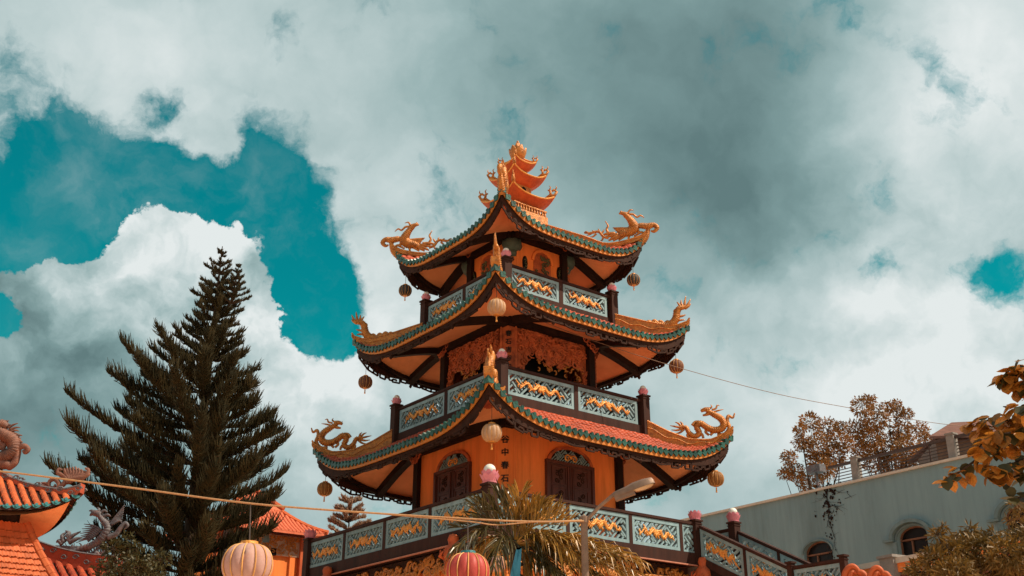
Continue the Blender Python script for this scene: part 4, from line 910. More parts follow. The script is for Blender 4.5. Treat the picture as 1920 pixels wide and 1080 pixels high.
# wall made of piers and panels round the window openings
m = MB(); edges = [0.0]; wb = 5.2
ARC = [(math.cos(t), math.sin(t)) for t in np.linspace(0, math.pi, 15)]
x = 0.0
for (l, r_, tp, k) in WINS:
    m.box(((x + l) / 2, .2, ZT / 2), (l - x, .4, ZT)); hw = (r_ - l) / 2; ah = hw * .62
    poly = [(l, tp - ah)] + [((l + r_) / 2 - hw * c, tp - ah + ah * s) for c, s in ARC[1:-1]] + [(r_, tp - ah), (r_, ZT), (l, ZT)]
    m.prism(poly, 0, .4); m.box(((l + r_) / 2, .2, (tp - 3.0) / 2), (r_ - l, .4, tp - 3.0)); x = r_
m.box(((x + LBW) / 2, .2, ZT / 2), (LBW - x, .4, ZT)); m.box((LBW / 2, 6.2, ZT / 2 - .2), (LBW - .1, 11.5, ZT - .4)) if False else None
m.box((.2, 5.5, ZT / 2), (.398, 10.2, ZT - .002)); m.box((LBW / 2 + .2, 5.5, ZT - .5), (LBW - .5, 10, .3))
m.build('wall', 'white_wall', bw)
m = MB(); m.box((LBW / 2 - .05, .18, ZT + .045), (LBW + .2, .56, .09)); m.build('parapet_coping', 'coping_pale', bw)
for (l, r_, tp, k) in WINS:
    hw = (r_ - l) / 2; ah = hw * .62; cx_ = (l + r_) / 2; zs = tp - ah
    f = MB()
    f.prism([(cx_ - (hw + .07) * c, zs + (ah + .07) * s) for c, s in ARC] + [(cx_ - hw * c, zs + ah * s) for c, s in ARC[::-1]], -.06, -.003)
    if k == 1.0:
        f.prism([(cx_ - (hw + .24) * c, zs + .02 + (ah + .22) * s) for c, s in ARC] + [(cx_ - (hw + .10) * c, zs + .02 + (ah + .09) * s) for c, s in ARC[::-1]], -.2, -.004)
        for sx in (-1, 1): f.box((cx_ + sx * (hw + .32), -.09, zs - .03), (.42, .19, .09)); f.box((cx_ + sx * (hw + .12), -.05, zs - 1.65), (.22, .094, 3.1))
    fo = f.build('window_surround', 'wall_trim', bw)
    gl = MB(); gl.prism([(cx_ - hw * c, zs + ah * s) for c, s in ARC] + [(r_, tp - 3.0), (l, tp - 3.0)][::1], .24, .27); gl.build('window_pane', 'glass_dark', fo)
    fr = MB(); fr.box((cx_, .20, zs - .05), (2 * hw, .08, .06)); fr.box((cx_ - hw * .25, .20, zs - 1.3), (.05, .078, 2.4)); fr.box((l + .02, .20, zs - 1.3), (.04, .079, 2.4)); fr.box((r_ - .02, .20, zs - 1.3), (.04, .079, 2.4))
    fr.prism([(cx_ - hw * c, zs + ah * s) for c, s in ARC] + [(cx_ - (hw - .05) * c, zs + (ah - .05) * s) for c, s in ARC[::-1]], .16, .235); fr.build('window_frame', 'frame_wood', fo)
    sl = MB(); sl.box((cx_, -.06, tp - 3.02), (2 * hw + .5, .3, .1)); sl.build('window_sill', 'wall_trim', fo)
# roof railing
rx0 = wp(1548, 878)[0]; rx1 = wp(1601, 890)[0]; rx2 = wp(1781, 840)[0]; ztop = wp(1600, 862)[1]; rh = ztop - ZT
ro_ = []
for i, x in enumerate([rx1, rx2, rx2 + (rx2 - rx1)]):
    m = MB(); m.box((x, .2, ZT + .09 + rh / 2), (.30, .26, rh)); m.box((x, .2, ZT + .09 + rh + .03), (.36, .32, .06)); m.build('railing_post', 'concrete', bw)
m = MB(); m.bar((rx0, .2, ZT + rh - .02), (LBW, .2, ZT + rh - .02), .12, .10)
for j in range(5): m.bar((rx1 - (rx1 - rx0) * .8, .2, ZT + .20 + j * (rh - .30) / 5), (LBW, .2, ZT + .20 + j * (rh - .30) / 5), .03, .03)
nb = int((LBW - rx1) / 2.2)
for j in range(nb): m.bar((rx1 + 1.1 + j * 2.2, .2, ZT + .09), (rx1 + 1.1 + j * 2.2, .2, ZT + rh), .05, .05)
m.build('roof_railing', 'rail_iron', bw)
# shed on the roof
sA, sB, sC, sD = [WI @ P(*q) for q in ((1742, 818, 40.6), (1784, 792, 42.4), (1900, 786, 42.4), (1900, 812, 40.2))]
sE = WI @ (P(1742, 818, 40.6) + Vector((.4, 3.6, 0))); sF = WI @ (P(1900, 812, 40.2) + Vector((.4, 3.6, 0)))
m = MB(); zb_ = ZT - .2; zl = min(sA.z, sE.z) - .08
cs = [sA.lerp(sF, .10), sD.lerp(sE, .10), sF.lerp(sA, .10), sE.lerp(sD, .10)]; vs = [Vector((p.x, p.y, z)) for z in (zb_, zl) for p in cs]
m.add(vs, [(i, (i + 1) % 4, (i + 1) % 4 + 4, i + 4) for i in range(4)] + [(3, 2, 1, 0), (4, 5, 6, 7)]); so_ = m.build('roof_shed', 'frame_wood', bw)
m = MB(); m.slab([[sA, sD], [sB, sC], [sE, sF]], .10); m.build('shed_roof', 'shed_roof', so_)
m = MB(); c_ = wp(1530, 880, 1.5); m.box((c_[0], 1.5, c_[1]), (.7, .4, .32), None); m.box((c_[0], 1.5, (ZT + c_[1]) / 2), (.08, .08, c_[1] - ZT)); m.build('water_tank_box', 'statue_blue', bw)
# dead creeper on the wall
vm = MB(); vr = random.Random(3)
def vine(px, py, dx, dy, n, r):
    pts = []; x, y = px, py
    for i in range(n):
        a, z = wp(x, y); pts.append((a, -.03, z)); x += dx + vr.uniform(-3.2, 3.2); y += dy + vr.uniform(-2, 2)
        if i > 0 and r > .012 and vr.random() < .75: vine(x, y, vr.choice((-1, 1)) * vr.uniform(2, 4.5), vr.uniform(-2.0, 3.0), vr.randint(2, 4), r * .38)
    vm.tube(pts, [r, r * .25], 4)
for q in ((1553, 912, .3, 9, 6, .034), (1555, 955, .6, 5, 8, .026), (1553, 950, 6, -1.2, 5, .016), (1552, 925, -5, 3, 5, .014), (1556, 918, 7, 1, 5, .012), (1558, 985, .8, 8, 9, .014), (1560, 945, 5, 3, 6, .014), (1590, 925, 3, 3, 4, .012), (1528, 958, 3, 2, 3, .011), (1585, 935, 4, -2, 6, .011), (1570, 925, 4, -2, 5, .012), (1548, 935, -4, -3, 4, .010)): vine(*q)
for i in range(150):   # withered leaves left on the stem
    fy = vr.random() ** 1.5; a, z = wp(1554 + vr.gauss(0, 4 + 10 * (1 - fy) * vr.random()) + fy * 6, 910 + fy * 150 + vr.gauss(0, 4)); r_ = vr.uniform(.02, .065) * (1.1 - fy * .6); an = vr.uniform(0, 6)
    vm.add([(a + r_ * math.cos(an + k) , -.02 - .03 * (k == 0), z + r_ * 1.2 * math.sin(an + k)) for k in (0, 1.8, 3.3, 4.9)], [(0, 1, 2, 3)])
vo = vm.build('dead_creeper', 'dark_timber'); vo.matrix_world = WM; tag(vo, 'thin dead creeper clinging to the pale wall beside the arched window', 'creeper')
# low garden wall before the building
ZG = 6.4; gT = PZ(1603, 1063, ZG); gE = PZ(1960, 996, ZG); gl_ = (gE - gT).length
gw = thing('garden_wall', 'low brick wall with a pale sloping coping in front of the blue-grey building', 'wall', (gT.x, gT.y, 0), math.atan2(gE.y - gT.y, gE.x - gT.x))
m = MB(); m.box((gl_ / 2, .2, ZG / 2 - .2), (gl_ + 1, .30, ZG - .4)); m.build('core', 'brick_red', gw)
bme = MB(); bme.box((0, 0, 0), (.38, .06, .11)); bme = bme.mesh('brick'); bme.materials.append(MATS['brick_red'])
for j in range(4):
    for i in range(14):
        o = link(bme, 'brick', None, gw); o.location = (.3 + i * .42 + (.21 if j % 2 else 0), .035 + random.uniform(-.008, .008), ZG - .55 - j * .145)
m = MB(); m.box((gl_ / 2, .2, ZG - .04), (gl_ + 1.2, .52, .14)); m.build('coping', 'coping_pale', gw); m = MB(); m.box((gl_ / 2, .2, ZG - .22), (gl_ + 1.1, .42, .22)); m.build('coping_band', 'orange_plaster', gw)
GI = (Matrix.Translation(gw.location) @ Matrix.Rotation(gw.rotation_euler.z, 4, 'Z')).inverted()
pv = GI @ PZ(1716, 1056, ZG); m = MB(); m.box((pv.x, .1, ZG / 2 + .05), (.46, .5, ZG + .0)); m.box((pv.x, .1, ZG + .08), (.54, .62, .07)); m.build('pier', 'concrete', gw)
# orange scroll ornaments at the foot of the stairs
def ornament(px, py, Y, sc_, label):
    o = P(px, py, Y); t = thing('cloud_ornament', label, 'ornament', (o.x, o.y, o.z - .9 * sc_), R(-20), 'orange scroll ornaments by the stair foot')
    m = MB(); z = .9 * sc_
    st = [[(-.30, -.9), (-.34, -.3), (-.22, .0), (-.02, .12), (.14, .0), (.16, -.18)], [(-.06, -.5), (-.12, -.2), (.0, -.06), (.10, -.18)], [(.14, -.1), (.30, -.14), (.40, -.3), (.36, -.45)], [(.3, -.25), (.48, -.35), (.55, -.55), (.5, -.9)], [(-.3, -.9), (0, -.75), (.5, -.9)], [(0, -.9), (.05, -.55), (.2, -.5), (.3, -.9)]]
    for s in st: m.tube([(a * sc_, 0, z + b * sc_) for a, b in cat(s, 4)], [.11 * sc_, .12 * sc_, .10 * sc_, .06 * sc_], 7)
    m.lathe([(.3 * sc_, 0), (.34 * sc_, .06 * sc_), (.1, .1)], 10); m.build('scroll_body', 'spire_red', t, smooth=True)
    m = MB(); m.box((0, 0, -(o.z - .9 * sc_) / 2), (.9 * sc_, .5, o.z - .9 * sc_)); m.build('plinth', 'orange_plaster', t)
ornament(1600, 1068, 27, .66, 'left one of two orange scroll ornaments before the garden wall'); ornament(1646, 1070, 26.5, .60, 'right one of two orange scroll ornaments before the garden wall')

# ================================================================== TEMPLE ROOFS ON THE LEFT
U3 = Vector((math.cos(YAW), math.sin(YAW), 0)); V3 = Vector((-math.sin(YAW), math.cos(YAW), 0))
def frame_at(C, so): 
    o = C - U3 * so + V3 * so; return Matrix.Translation((o.x, o.y, 0)) @ Matrix.Rotation(YAW, 4, 'Z')
def make_hip(FM):
    I = FM.inverted(); cl = I @ Vector((0, 0, CAM_H))
    def f(px, py):
        r = I.to_3x3() @ ray(px, py); t = -(cl.x + cl.y) / (r.x + r.y); p = cl + r * t; return ((p.x - p.y) / S2, p.z)
    return f
def barrel(T, x, t0, nseg, r, course, tend=1.0):
    """one run of half-round tiles down the slope at lateral x, each tile overlapping the next"""
    m = MB(); ncs = max(1, int(round((tend - t0) / course))); rows = []
    for c in range(ncs):
        for e, grow in ((0.0, .84), (1.0, 1.0)):
            t = t0 + (tend - t0) * (c + e) / ncs; s = T['si'] + (T['so'] - T['si']) * t; p = surf(T, x / s, t)
            rows.append([p + Vector((r * grow * math.cos(a), 0, r * grow * math.sin(a) * 1.1 + .01)) for a in np.linspace(math.pi, 0, 7)])
    m.grid(rows); m.add(rows[-1], [tuple(range(7))]); return m
def simple_roof(T, parent, tm_name, step, r, course, sides, single=None, soffit='soffit_orange', drip=None):
    m = MB()
    for k in range(4):
        q = MB(); q.grid([[surf(T, a, t) for a in np.linspace(-1, 1, 25)] for t in np.linspace(0, 1, 10)]); q.grid([[eave(T, a * T['so'], 0) for a in np.linspace(-1, 1, 25)], [eave(T, a * T['so'], -.08) for a in np.linspace(-1, 1, 25)]]); q.move(rotk(k)); m.add(q.v, q.f)
    ro = m.build('roof', 'brown_paint' if drip else tm_name, parent)  # roofs with drips: dark base colour paints shade into grooves between tile runs
    rest = MB()
    for k in sides:
        n = int(T['so'] / step)
        for i in range(-n, n + 1):
            x = (i + .5) * step
            if abs(x) > T['so'] - .06: continue
            t0 = max(0.0, (abs(x) - T['si']) / (T['so'] - T['si']))
            if t0 > .96: continue
            b = barrel(T, x, t0 + .005, 8, r, course); b.move(rotk(k))
            if single and k == single[0] and single[1] < x < single[2]: b.build('barrel_tile', tm_name, ro, smooth=False)
            else: rest.add(b.v, b.f)
    if rest.v: rest.build('roof_tiles', tm_name, ro, kind='stuff')
    s_ = MB()
    for k in range(4):
        q = MB(); q.grid([[soff(T, a, t) for a in np.linspace(-1, 1, 21)][::-1] for t in np.linspace(0, 1, 7)]); q.move(rotk(k)); s_.add(q.v, q.f)
    s_.build('soffit', soffit, ro)
    if drip:
        nd_ = int(2 * T['so'] / step); d = MB()
        for k in sides:
            q = MB()
            for i in range(nd_):
                x = -T['so'] + (i + .5) * 2 * T['so'] / nd_; p = eave(T, x, .02, -.03); q.lathe([(.01, -.02), (.035, -.02), (.035, .02), (.01, .02)], 8, M=Matrix.Translation(p) @ Matrix.Rotation(R(90), 4, 'X'))
                q.prism([(p.x - .10, p.z + .0), (p.x + .10, p.z + .0), (p.x + .06, p.z - .05), (p.x, p.z - .07), (p.x - .06, p.z - .05)][::-1], p.y, p.y + .03)
            q.move(rotk(k)); d.add(q.v, q.f)
        d.build('eave_drip_course', drip, ro, kind='stuff')
    return ro
def hip_band(T, parent, hgt, mname, th=.10, t0=.02, relief='statue_blue', tip=.06, tops=None):
    b = MB(); rl = MB(); low = []; top = []
    for t in np.linspace(t0, 1.0, 14):
        v = surf(T, 1, t); low.append((v.x * S2, v.z - .05)); zt_ = v.z + hgt * (1 + .25 * max(0, t - .6))
        if tops and v.x * S2 > tops[0][0]: zt_ = max(v.z + .08, float(np.interp(v.x * S2, [q[0] for q in tops], [q[1] for q in tops])))
        top.append((v.x * S2, zt_))
    low.append((low[-1][0] + tip, low[-1][1] + .06)); top.append((top[-1][0] + tip, top[-1][1] + .04)); n = len(low)
    vs = [Vector((x, s_ * th, z)) for s_ in (-1, 1) for arr in (low, top) for x, z in arr]; q = lambda s_, a, i: s_ * 2 * n + a * n + i; fs = []
    for i in range(n - 1):
        fs += [(q(0, 0, i), q(0, 0, i + 1), q(0, 1, i + 1), q(0, 1, i)), (q(1, 0, i + 1), q(1, 0, i), q(1, 1, i), q(1, 1, i + 1)), (q(0, 1, i), q(0, 1, i + 1), q(1, 1, i + 1), q(1, 1, i))]
    fs.append((q(0, 0, n - 1), q(1, 0, n - 1), q(1, 1, n - 1), q(0, 1, n - 1))); b.add(vs, fs)
    for s_ in (-1, 1):
        for i in range(0, n - 1):
            x = (low[i][0] + low[i + 1][0]) / 2; z = (low[i][1] * .5 + top[i][1] * .5); sg = 1 if i % 2 else -1
            pts = [(x + .09 * math.cos(a) * (1 - .07 * j), s_ * (th + .008), z + sg * .03 + .06 * math.sin(a) * (1 - .07 * j)) for j, a in enumerate(np.linspace(0, sg * 7.5, 9))]
            rl.tube(pts, .016, 4)
        rl.tube([(x, s_ * (th + .002), z - .02) for x, z in top], .022, 4)
    bm1 = b.mesh('hip_band'); rm = rl.mesh('hip_relief')
    for k in range(4):
        o = link(bm1, 'hip_band', mname, parent); o.rotation_euler = (0, 0, R(-45 + 90 * k)); o2 = link(rm, 'hip_relief', relief, o)

# ---- building at the far left: two-tier roof, dragon on its hip
SO1 = 3.0; C1 = P(148, 926, 24); FM1 = frame_at(C1, SO1); hip = make_hip(FM1)
tl = thing('gate_tower', 'orange tiled gate tower with a dragon on its curved ridge at the left edge', 'tower', FM1.translation, YAW)
zmid = (FM1.inverted() @ PPL(20, 953, C1, V3)).z
hr, hz = hip(5, 893); tq = 0.5
T = dict(si=.5, so=SO1, zm=zmid, lift=C1.z - zmid, w=2.0, zw=zmid + .15, zi=zmid + 1.85)
r1 = simple_roof(T, tl, 'tile_orange', .19, .074, .085, (0, 1, 3), single=(0, .4, 3.0), drip='teal_glaze')
hip_band(T, tl, .24, 'hip_red', tops=[hip(*q) for q in ((-30, 862), (11, 887), (33, 900), (56, 915), (73, 922), (100, 921), (122, 918), (147, 911))])
m = MB(); m.box((0, 0, T['zw'] / 2), (3.96, 3.96, T['zw'])); m.build('wall', 'spire_red', tl)
m = MB()
for k in range(4):
    q = MB()
    for x in (-1.75, 0, 1.75): q.box((x, -2.02, zmid - .35), (.24, .16, 1.2))
    q.bar((-2.03, -2.06, zmid + .02), (2.03, -2.06, zmid + .02), .12, .22); q.move(rotk(k)); m.add(q.v, q.f)
m.build('wall_frame', 'dark_timber', tl)
# steep skirt roof below
sa = hip(50, 985); sb = hip(70, 1062)
T2 = dict(si=sa[0] / S2, so=sa[0] / S2 + .95, zi=sa[1], zm=sa[1] - 1.75, lift=.05, w=1.9, zw=sa[1] - 1.75)
m = MB()
for k in range(4):
    q = MB(); q.grid([[surf(T2, a, t) + Vector((0, 0, -.03)) for a in np.linspace(-1, 1, 15)] for t in np.linspace(0, 1, 8)]); q.move(rotk(k)); m.add(q.v, q.f)
sk = m.build('skirt_roof', 'tile_orange', tl)
fm_ = MB(); fm_.grid([[(-.075, 0, 0), (-.04, 0, .028), (0, 0, .012), (.04, 0, .028), (.075, 0, 0)], [(-.075, -.0, -.19), (-.04, -.0, -.162), (0, -.0, -.178), (.04, -.0, -.162), (.075, -.0, -.19)]])
fm_.v = [(x, y - (.045 if z < -.1 else .01), z) for x, y, z in fm_.v]
fm_.add([(-.075, -.045, -.19), (.075, -.045, -.19), (.075, -.015, -.19), (-.075, -.015, -.19)], [(0, 1, 2, 3)])
fme = fm_.mesh('roof_tile'); fme.materials.append(MATS['tile_orange'])
nrow = 14
for j in range(nrow):
    t = j / nrow; s = T2['si'] + (T2['so'] - T2['si']) * t
    for i in range(-3, 16):
        x = s - .10 - i * .152 - .03 * (j % 2)
        if i < 0 or abs(x) > s - .06: continue
        p = surf(T2, x / s, t); p2 = surf(T2, x / s, min(1, t + 1 / nrow)); d = (p2 - p).normalized(); Z = -d; X = Vector((1, 0, 0)); Yv = Z.cross(X).normalized()
        L_ = (p2 - p).length * 1.25 / .19
        o = link(fme, 'roof_tile', None, sk); o.matrix_basis = Matrix(((X.x, Yv.x, Z.x * L_, p.x), (X.y, Yv.y, Z.y * L_, p.y), (X.z, Yv.z, Z.z * L_, p.z + .012 + random.uniform(-.004, .004)), (0, 0, 0, 1)))
m = MB(); hp = [surf(T2, 1, t) + Vector((0, 0, .04)) for t in np.linspace(0, 1, 12)]
for a, b in zip(hp[:-1], hp[1:]): m.tube([a, b + (b - a) * .15], [.075, .09], 7)
m.build('hip_tiles', 'tile_orange', sk); m2 = m.mesh('hip_tiles')
for k in (1, 2, 3): o = link(m2, 'hip_tiles', 'tile_orange', sk); o.rotation_euler = (0, 0, k * math.pi / 2)
# dragon + scroll finial
A = ((0, 760), 4.5); m = MB()
stroke(m, [(-90, 420), (-30, 445), (30, 435), (90, 410), (122, 360), (110, 300), (60, 265), (10, 235), (-20, 190), (20, 160), (60, 180)], [.06, .11, .14, .15, .15, .15, .14, .13, .12, .11, .07], *A, n=9, flat=1.0)
spikes(m, [(-30, 445), (30, 435), (90, 410), (122, 360), (110, 300), (60, 265), (10, 235)], *A, .20, .03, -1, 2)
for a in ([(70, 190), (110, 165), (152, 150)], [(80, 208), (125, 188), (172, 186)], [(92, 220), (128, 210), (160, 217)], [(100, 236), (130, 238), (152, 244)], [(130, 265), (160, 252), (188, 254)], [(145, 310), (170, 304), (192, 310)], [(20, 150), (50, 135), (75, 130)], [(60, 175), (75, 165), (90, 160)]): flame(m, a, .035, *A)
stroke(m, [(75, 520), (125, 480), (148, 410), (160, 360), (205, 345), (236, 370), (215, 398), (195, 380)], [.09, .085, .075, .07, .065, .06, .05, .03], *A)
for a in ([(160, 350), (170, 335), (185, 335)], [(185, 345), (195, 332), (208, 335)]): flame(m, a, .05, *A)
stroke(m, [(-100, 520), (0, 500), (60, 500), (95, 525)], [.12, .13, .12, .08], *A); stroke(m, [(-20, 340), (20, 360), (40, 330), (50, 300)], [.07, .06, .05, .03], *A); stroke(m, [(0, 310), (30, 340), (30, 380)], [.05, .05, .04], *A)
o = m.build('ridge_dragon', 'statue_stone', tl, smooth=True); o.rotation_euler = (0, 0, R(-45))
m = MB()
stroke(m, [(400, 725), (470, 715), (500, 665), (465, 625), (420, 640), (415, 685), (450, 695), (468, 665)], [.05, .06, .055, .05, .045, .04, .035, .02], *A)
for a in ([(405, 660), (360, 655), (320, 662)], [(400, 680), (355, 678), (315, 686)], [(400, 700), (360, 702), (318, 712)], [(405, 715), (370, 722), (340, 720)]): flame(m, a, .035, *A)
stroke(m, [(480, 710), (540, 660), (560, 620), (520, 585), (488, 570), (495, 540), (525, 545)], [.06, .06, .055, .05, .045, .04, .02], *A)
for i, xx in enumerate(range(540, 740, 24)): flame(m, [(590 + i * 4, 640 - i * 2), (xx + 10, 560 + i * 3), (xx, 500 + abs(i - 4) * 8 + i * 4)], .06, *A)
stroke(m, [(560, 650), (620, 620), (690, 610), (735, 580), (745, 545), (720, 530)], [.06, .07, .07, .05, .04, .02], *A); stroke(m, [(600, 655), (590, 630), (620, 625)], [.04, .035, .02], *A)
o = m.build('scroll_finial', 'statue_stone', tl, smooth=True); o.rotation_euler = (0, 0, R(-45))

# ---- lower temple roof with phoenix, just behind
SO2 = 3.2; C2 = P(222, 1052, 27); FM2 = frame_at(C2, SO2); hip = make_hip(FM2)
tp = thing('side_hall', 'red tiled side hall whose ridge carries a grey phoenix, left of the conifer', 'hall', FM2.translation, YAW)
z2 = (FM2.inverted() @ PPL(130, 1082, C2, V3)).z - .2
T = dict(si=.4, so=SO2, zm=z2, lift=C2.z - z2 - .25, w=2.3, zw=z2 + .1, zi=z2 + 1.75)
simple_roof(T, tp, 'tile_red', .20, .085, .09, (0, 1, 3), single=(0, 0.6, 3.2), drip='teal_glaze'); hip_band(T, tp, .34, 'hip_red')
m = MB(); m.box((0, 0, T['zw'] / 2), (4.5, 4.5, T['zw'])); m.build('wall', 'orange_plaster', tp)
A = ((0, 740), 3.175); m = MB()
stroke(m, [(585, 715), (610, 745), (640, 790), (610, 850), (550, 895), (470, 925), (390, 950), (330, 960)], [.05, .07, .09, .10, .09, .08, .06, .04], *A, n=9, flat=1.0)
stroke(m, [(535, 720), (560, 705), (600, 715)], [.02, .08, .08], *A)
for a in ([(590, 705), (620, 690), (640, 700)], [(575, 700), (590, 685), (580, 672)], [(560, 700), (545, 690), (530, 692)], [(605, 725), (640, 715), (660, 725)]): flame(m, a, .045, *A)
for i in range(9): flame(m, [(640 + i * 3, 790 - i * 2), (680 + i * 4, 735 - i * 4 + i * 6), (742 - i * 2, 655 + i * 14)], .032, *A)
spikes(m, [(585, 715), (610, 745), (640, 790), (610, 850), (550, 895), (470, 925), (390, 950)], *A, .13, .024, 1, 1)
for i in range(24): flame(m, [(330 + i * 13, 965 - (i % 3) * 12), (340 + i * 13, 940 - (i % 4) * 14), (322 + i * 13 + (i % 5) * 5, 915 - (i % 3) * 16)], .03, *A)
for i in range(9): flame(m, [(610 - i * 10, 810 + i * 8), (560 - i * 6, 780 + i * 10), (500 - i * 6 + (i % 2) * 10, 770 + i * 14)], .030, *A)
for i in range(10): stroke(m, [(600 - i * 6, 860 + i * 3), (500 - i * 8, 905 + i * 4), (330 + i * 12 + (i % 3) * 10, 900 + i * 9)], [.03, .03, .012], *A)
for a in ([(380, 880), (370, 840), (395, 820)], [(400, 870), (430, 840), (480, 815)], [(410, 880), (450, 860), (488, 850)], [(370, 890), (350, 870), (335, 880)], [(395, 850), (410, 825), (390, 810)]): flame(m, a, .07, *A)
stroke(m, [(640, 850), (690, 830), (720, 790), (745, 765), (760, 780), (740, 800)], [.07, .07, .06, .05, .04, .02], *A)
for i in range(7): stroke(m, [(360 + i * 40, 975), (375 + i * 40, 950 - (i % 2) * 10), (395 + i * 40, 972)], [.05, .06, .04], *A)
o = m.build('phoenix_statue', 'statue_blue', tp, smooth=True); o.rotation_euler = (0, 0, R(-45))

# ---- hall behind the conifer with red roof and pale frieze
F3 = P(405, 978, 41); R3 = PPL(613, 1006, F3, V3); so3 = (R3 - F3).length / 2; C3 = Vector((R3.x, R3.y, F3.z)); FM3 = frame_at(C3, so3); zE = (F3.z + R3.z) / 2
th_ = thing('temple_hall', 'small temple hall with red tiled roof and pale carved frieze left of the terrace', 'hall', FM3.translation, YAW)
T = dict(si=so3 - 1.35, so=so3, zm=zE, lift=.10, w=so3 - .62, zw=zE + .02, zi=zE + .98)
simple_roof(T, th_, 'tile_coral', .165, .072, .10, (0, 1, 3), soffit='frieze_pale')
w3 = so3 - .62
m = MB(); m.box((0, 0, zE / 2), (2 * w3, 2 * w3, zE)); m.build('wall', 'orange_plaster', th_)
m = MB(); m.box((0, 0, zE + .9), (2 * so3 - 3.0, 2 * so3 - 3.0, .5)); m.build('clerestory', 'dark_timber', th_)  # the clerestory's shadow is put into its dark colour
m = MB(); s4 = so3 - 1.30; zu = zE + 1.05
rows = [[Vector((-s4, -s4, zu)), Vector((s4, -s4, zu))], [Vector((-.2, -.1, zu + .80)), Vector((.2, -.1, zu + .80))], [Vector((-s4, s4, zu)), Vector((s4, s4, zu))]]
m.slab(rows, .12); ur = m.build('upper_roof', 'tile_coral', th_)
m = MB()
for a, b in (((s4, -s4, zu + .06), (.2, -.1, zu + .86)), ((-s4, -s4, zu + .06), (-.2, -.1, zu + .86)), ((s4, s4, zu + .06), (.2, .1, zu + .86))):
    a = Vector(a); b = Vector(b); n = 14; m = MB()
    for i in range(n): m.tube([a.lerp(b, i / n), a.lerp(b, (i + 1.2) / n)], [.085, .105], 6)
    m.build('rake_tiles', 'tile_orange', ur)
hb = MB(); hp = [surf(T, 1, t) + Vector((0, 0, .05)) for t in np.linspace(0, 1, 9)]
for a, b in zip(hp[:-1], hp[1:]): hb.tube([a, b + (b - a) * .15], [.085, .10], 6)
hm = hb.mesh('hip_tiles')
for k in range(4): o = link(hm, 'hip_tiles', 'tile_orange', th_); o.rotation_euler = (0, 0, k * math.pi / 2)
for k in (0, 3):
    q = rotk(k); m = MB(); m.box((0, -w3 - .06, zE - .45), (2 * w3 - .5, .10, .80), q)
    fo = m.build('frieze', 'frieze_pale', th_); rl = MB(); r2 = random.Random(k + 11)
    for i in range(110): scroll(rl, r2.uniform(-w3 + .35, w3 - .35), zE - r2.uniform(.12, .78), r2.uniform(.06, .13), -w3 - .12, r2.choice((-1, 1)), r2.uniform(0, 6), .022, .9)
    rl.move(q); rl.build('frieze_relief', 'gold_paint', fo, smooth=True, kind='stuff')
    rs = MB(); rs.lathe([(.02, -.06), (.20, -.03), (.16, .0), (.02, .03)], 12, M=q @ Matrix.Translation((0, -w3 - .13, zE - .30)) @ Matrix.Rotation(R(90), 4, 'X')); rs.build('frieze_medallion', 'wall_trim', fo)
    for sx in (-1, 1):
        c = MB(); c.box((sx * (w3 - .12), -w3 - .08, zE / 2 - .05), (.30, .30, zE - .1), q); c.build('column', 'spire_red' if sx > 0 else 'statue_blue', th_)
        c = MB(); c.box((sx * (w3 - .52), -w3 - .03, zE / 2 - .05), (.22, .12, zE - .1), q); c.build('pilaster', 'orange_plaster', th_)
    c = MB(); c.box((.55, -w3 - .01, zE - 2.6), (1.0, .10, 1.3), q); wo_ = c.build('window', 'frame_wood', th_); c = MB(); c.box((.55, -w3 - .05, zE - 2.6), (.84, .06, 1.14), q); c.build('pane', 'glass_dark', wo_)
m = MB(); m.box((FM3.inverted() @ PPL(510, 1035, FM3 @ Vector((0, -w3, 0)), V3)).to_tuple(), (.26, .24, .26)); m.build('wall_speaker', 'dark_inside', th_)

# ================================================================== VEGETATION
def unit(a): return a / (np.linalg.norm(a, axis=-1, keepdims=True) + 1e-9)
def branchlets(B, D, S, L, r0, up=.85, needles=6, seed=0, fwd=.5):
    """B base points, D branch directions, S side vectors (signed), L lengths -> soft three-sided sprays with needles"""
    g_ = np.random.default_rng(seed); n = len(B); Z = np.array([0, 0, 1.0])
    d1 = unit(D * fwd + S * .55 + Z * up * .45 + g_.normal(0, .20, (n, 3))); d2 = unit(d1 + Z * .55 - S * .15 + g_.normal(0, .08, (n, 3)))
    p0 = B; p1 = B + d1 * (L * .5)[:, None]; p2 = p1 + d2 * (L * .5)[:, None]
    a = unit(np.cross(d1, D + .01)); b = unit(np.cross(d1, a)); V = []
    for p, r in ((p0, r0 * .8), (p1, r0), (p2, r0 * .25)):
        for k in range(3):
            an = 2 * math.pi * k / 3; V.append(p + (a * math.cos(an) + b * math.sin(an)) * r)
    V = np.stack(V, 1); i0 = np.arange(n)[:, None] * 9; F = []
    for s in range(2):
        for k in range(3):
            q = [s * 3 + k, s * 3 + (k + 1) % 3, s * 3 + 3 + (k + 1) % 3, s * 3 + 3 + k]; F.append(i0 + np.array([q[0], q[1], q[2]])); F.append(i0 + np.array([q[0], q[2], q[3]]))
    V = V.reshape(-1, 3); F = np.concatenate(F)
    if needles:
        t = g_.uniform(.1, 1, (n, needles, 1)); base = p0[:, None] + (p2 - p0)[:, None] * t
        dr = unit(d2[:, None] * .8 + g_.normal(0, .6, (n, needles, 3))); ln = g_.uniform(.5, 1.1, (n, needles, 1)) * r0 * 4.0
        sd_ = unit(np.cross(dr, d1[:, None])) * r0 * .28; NV = np.stack([base - sd_, base + sd_, base + dr * ln], 2).reshape(-1, 3)
        NF = np.arange(len(NV)).reshape(-1, 3) + len(V); V = np.concatenate([V, NV]); F = np.concatenate([F, NF])
    return V, F
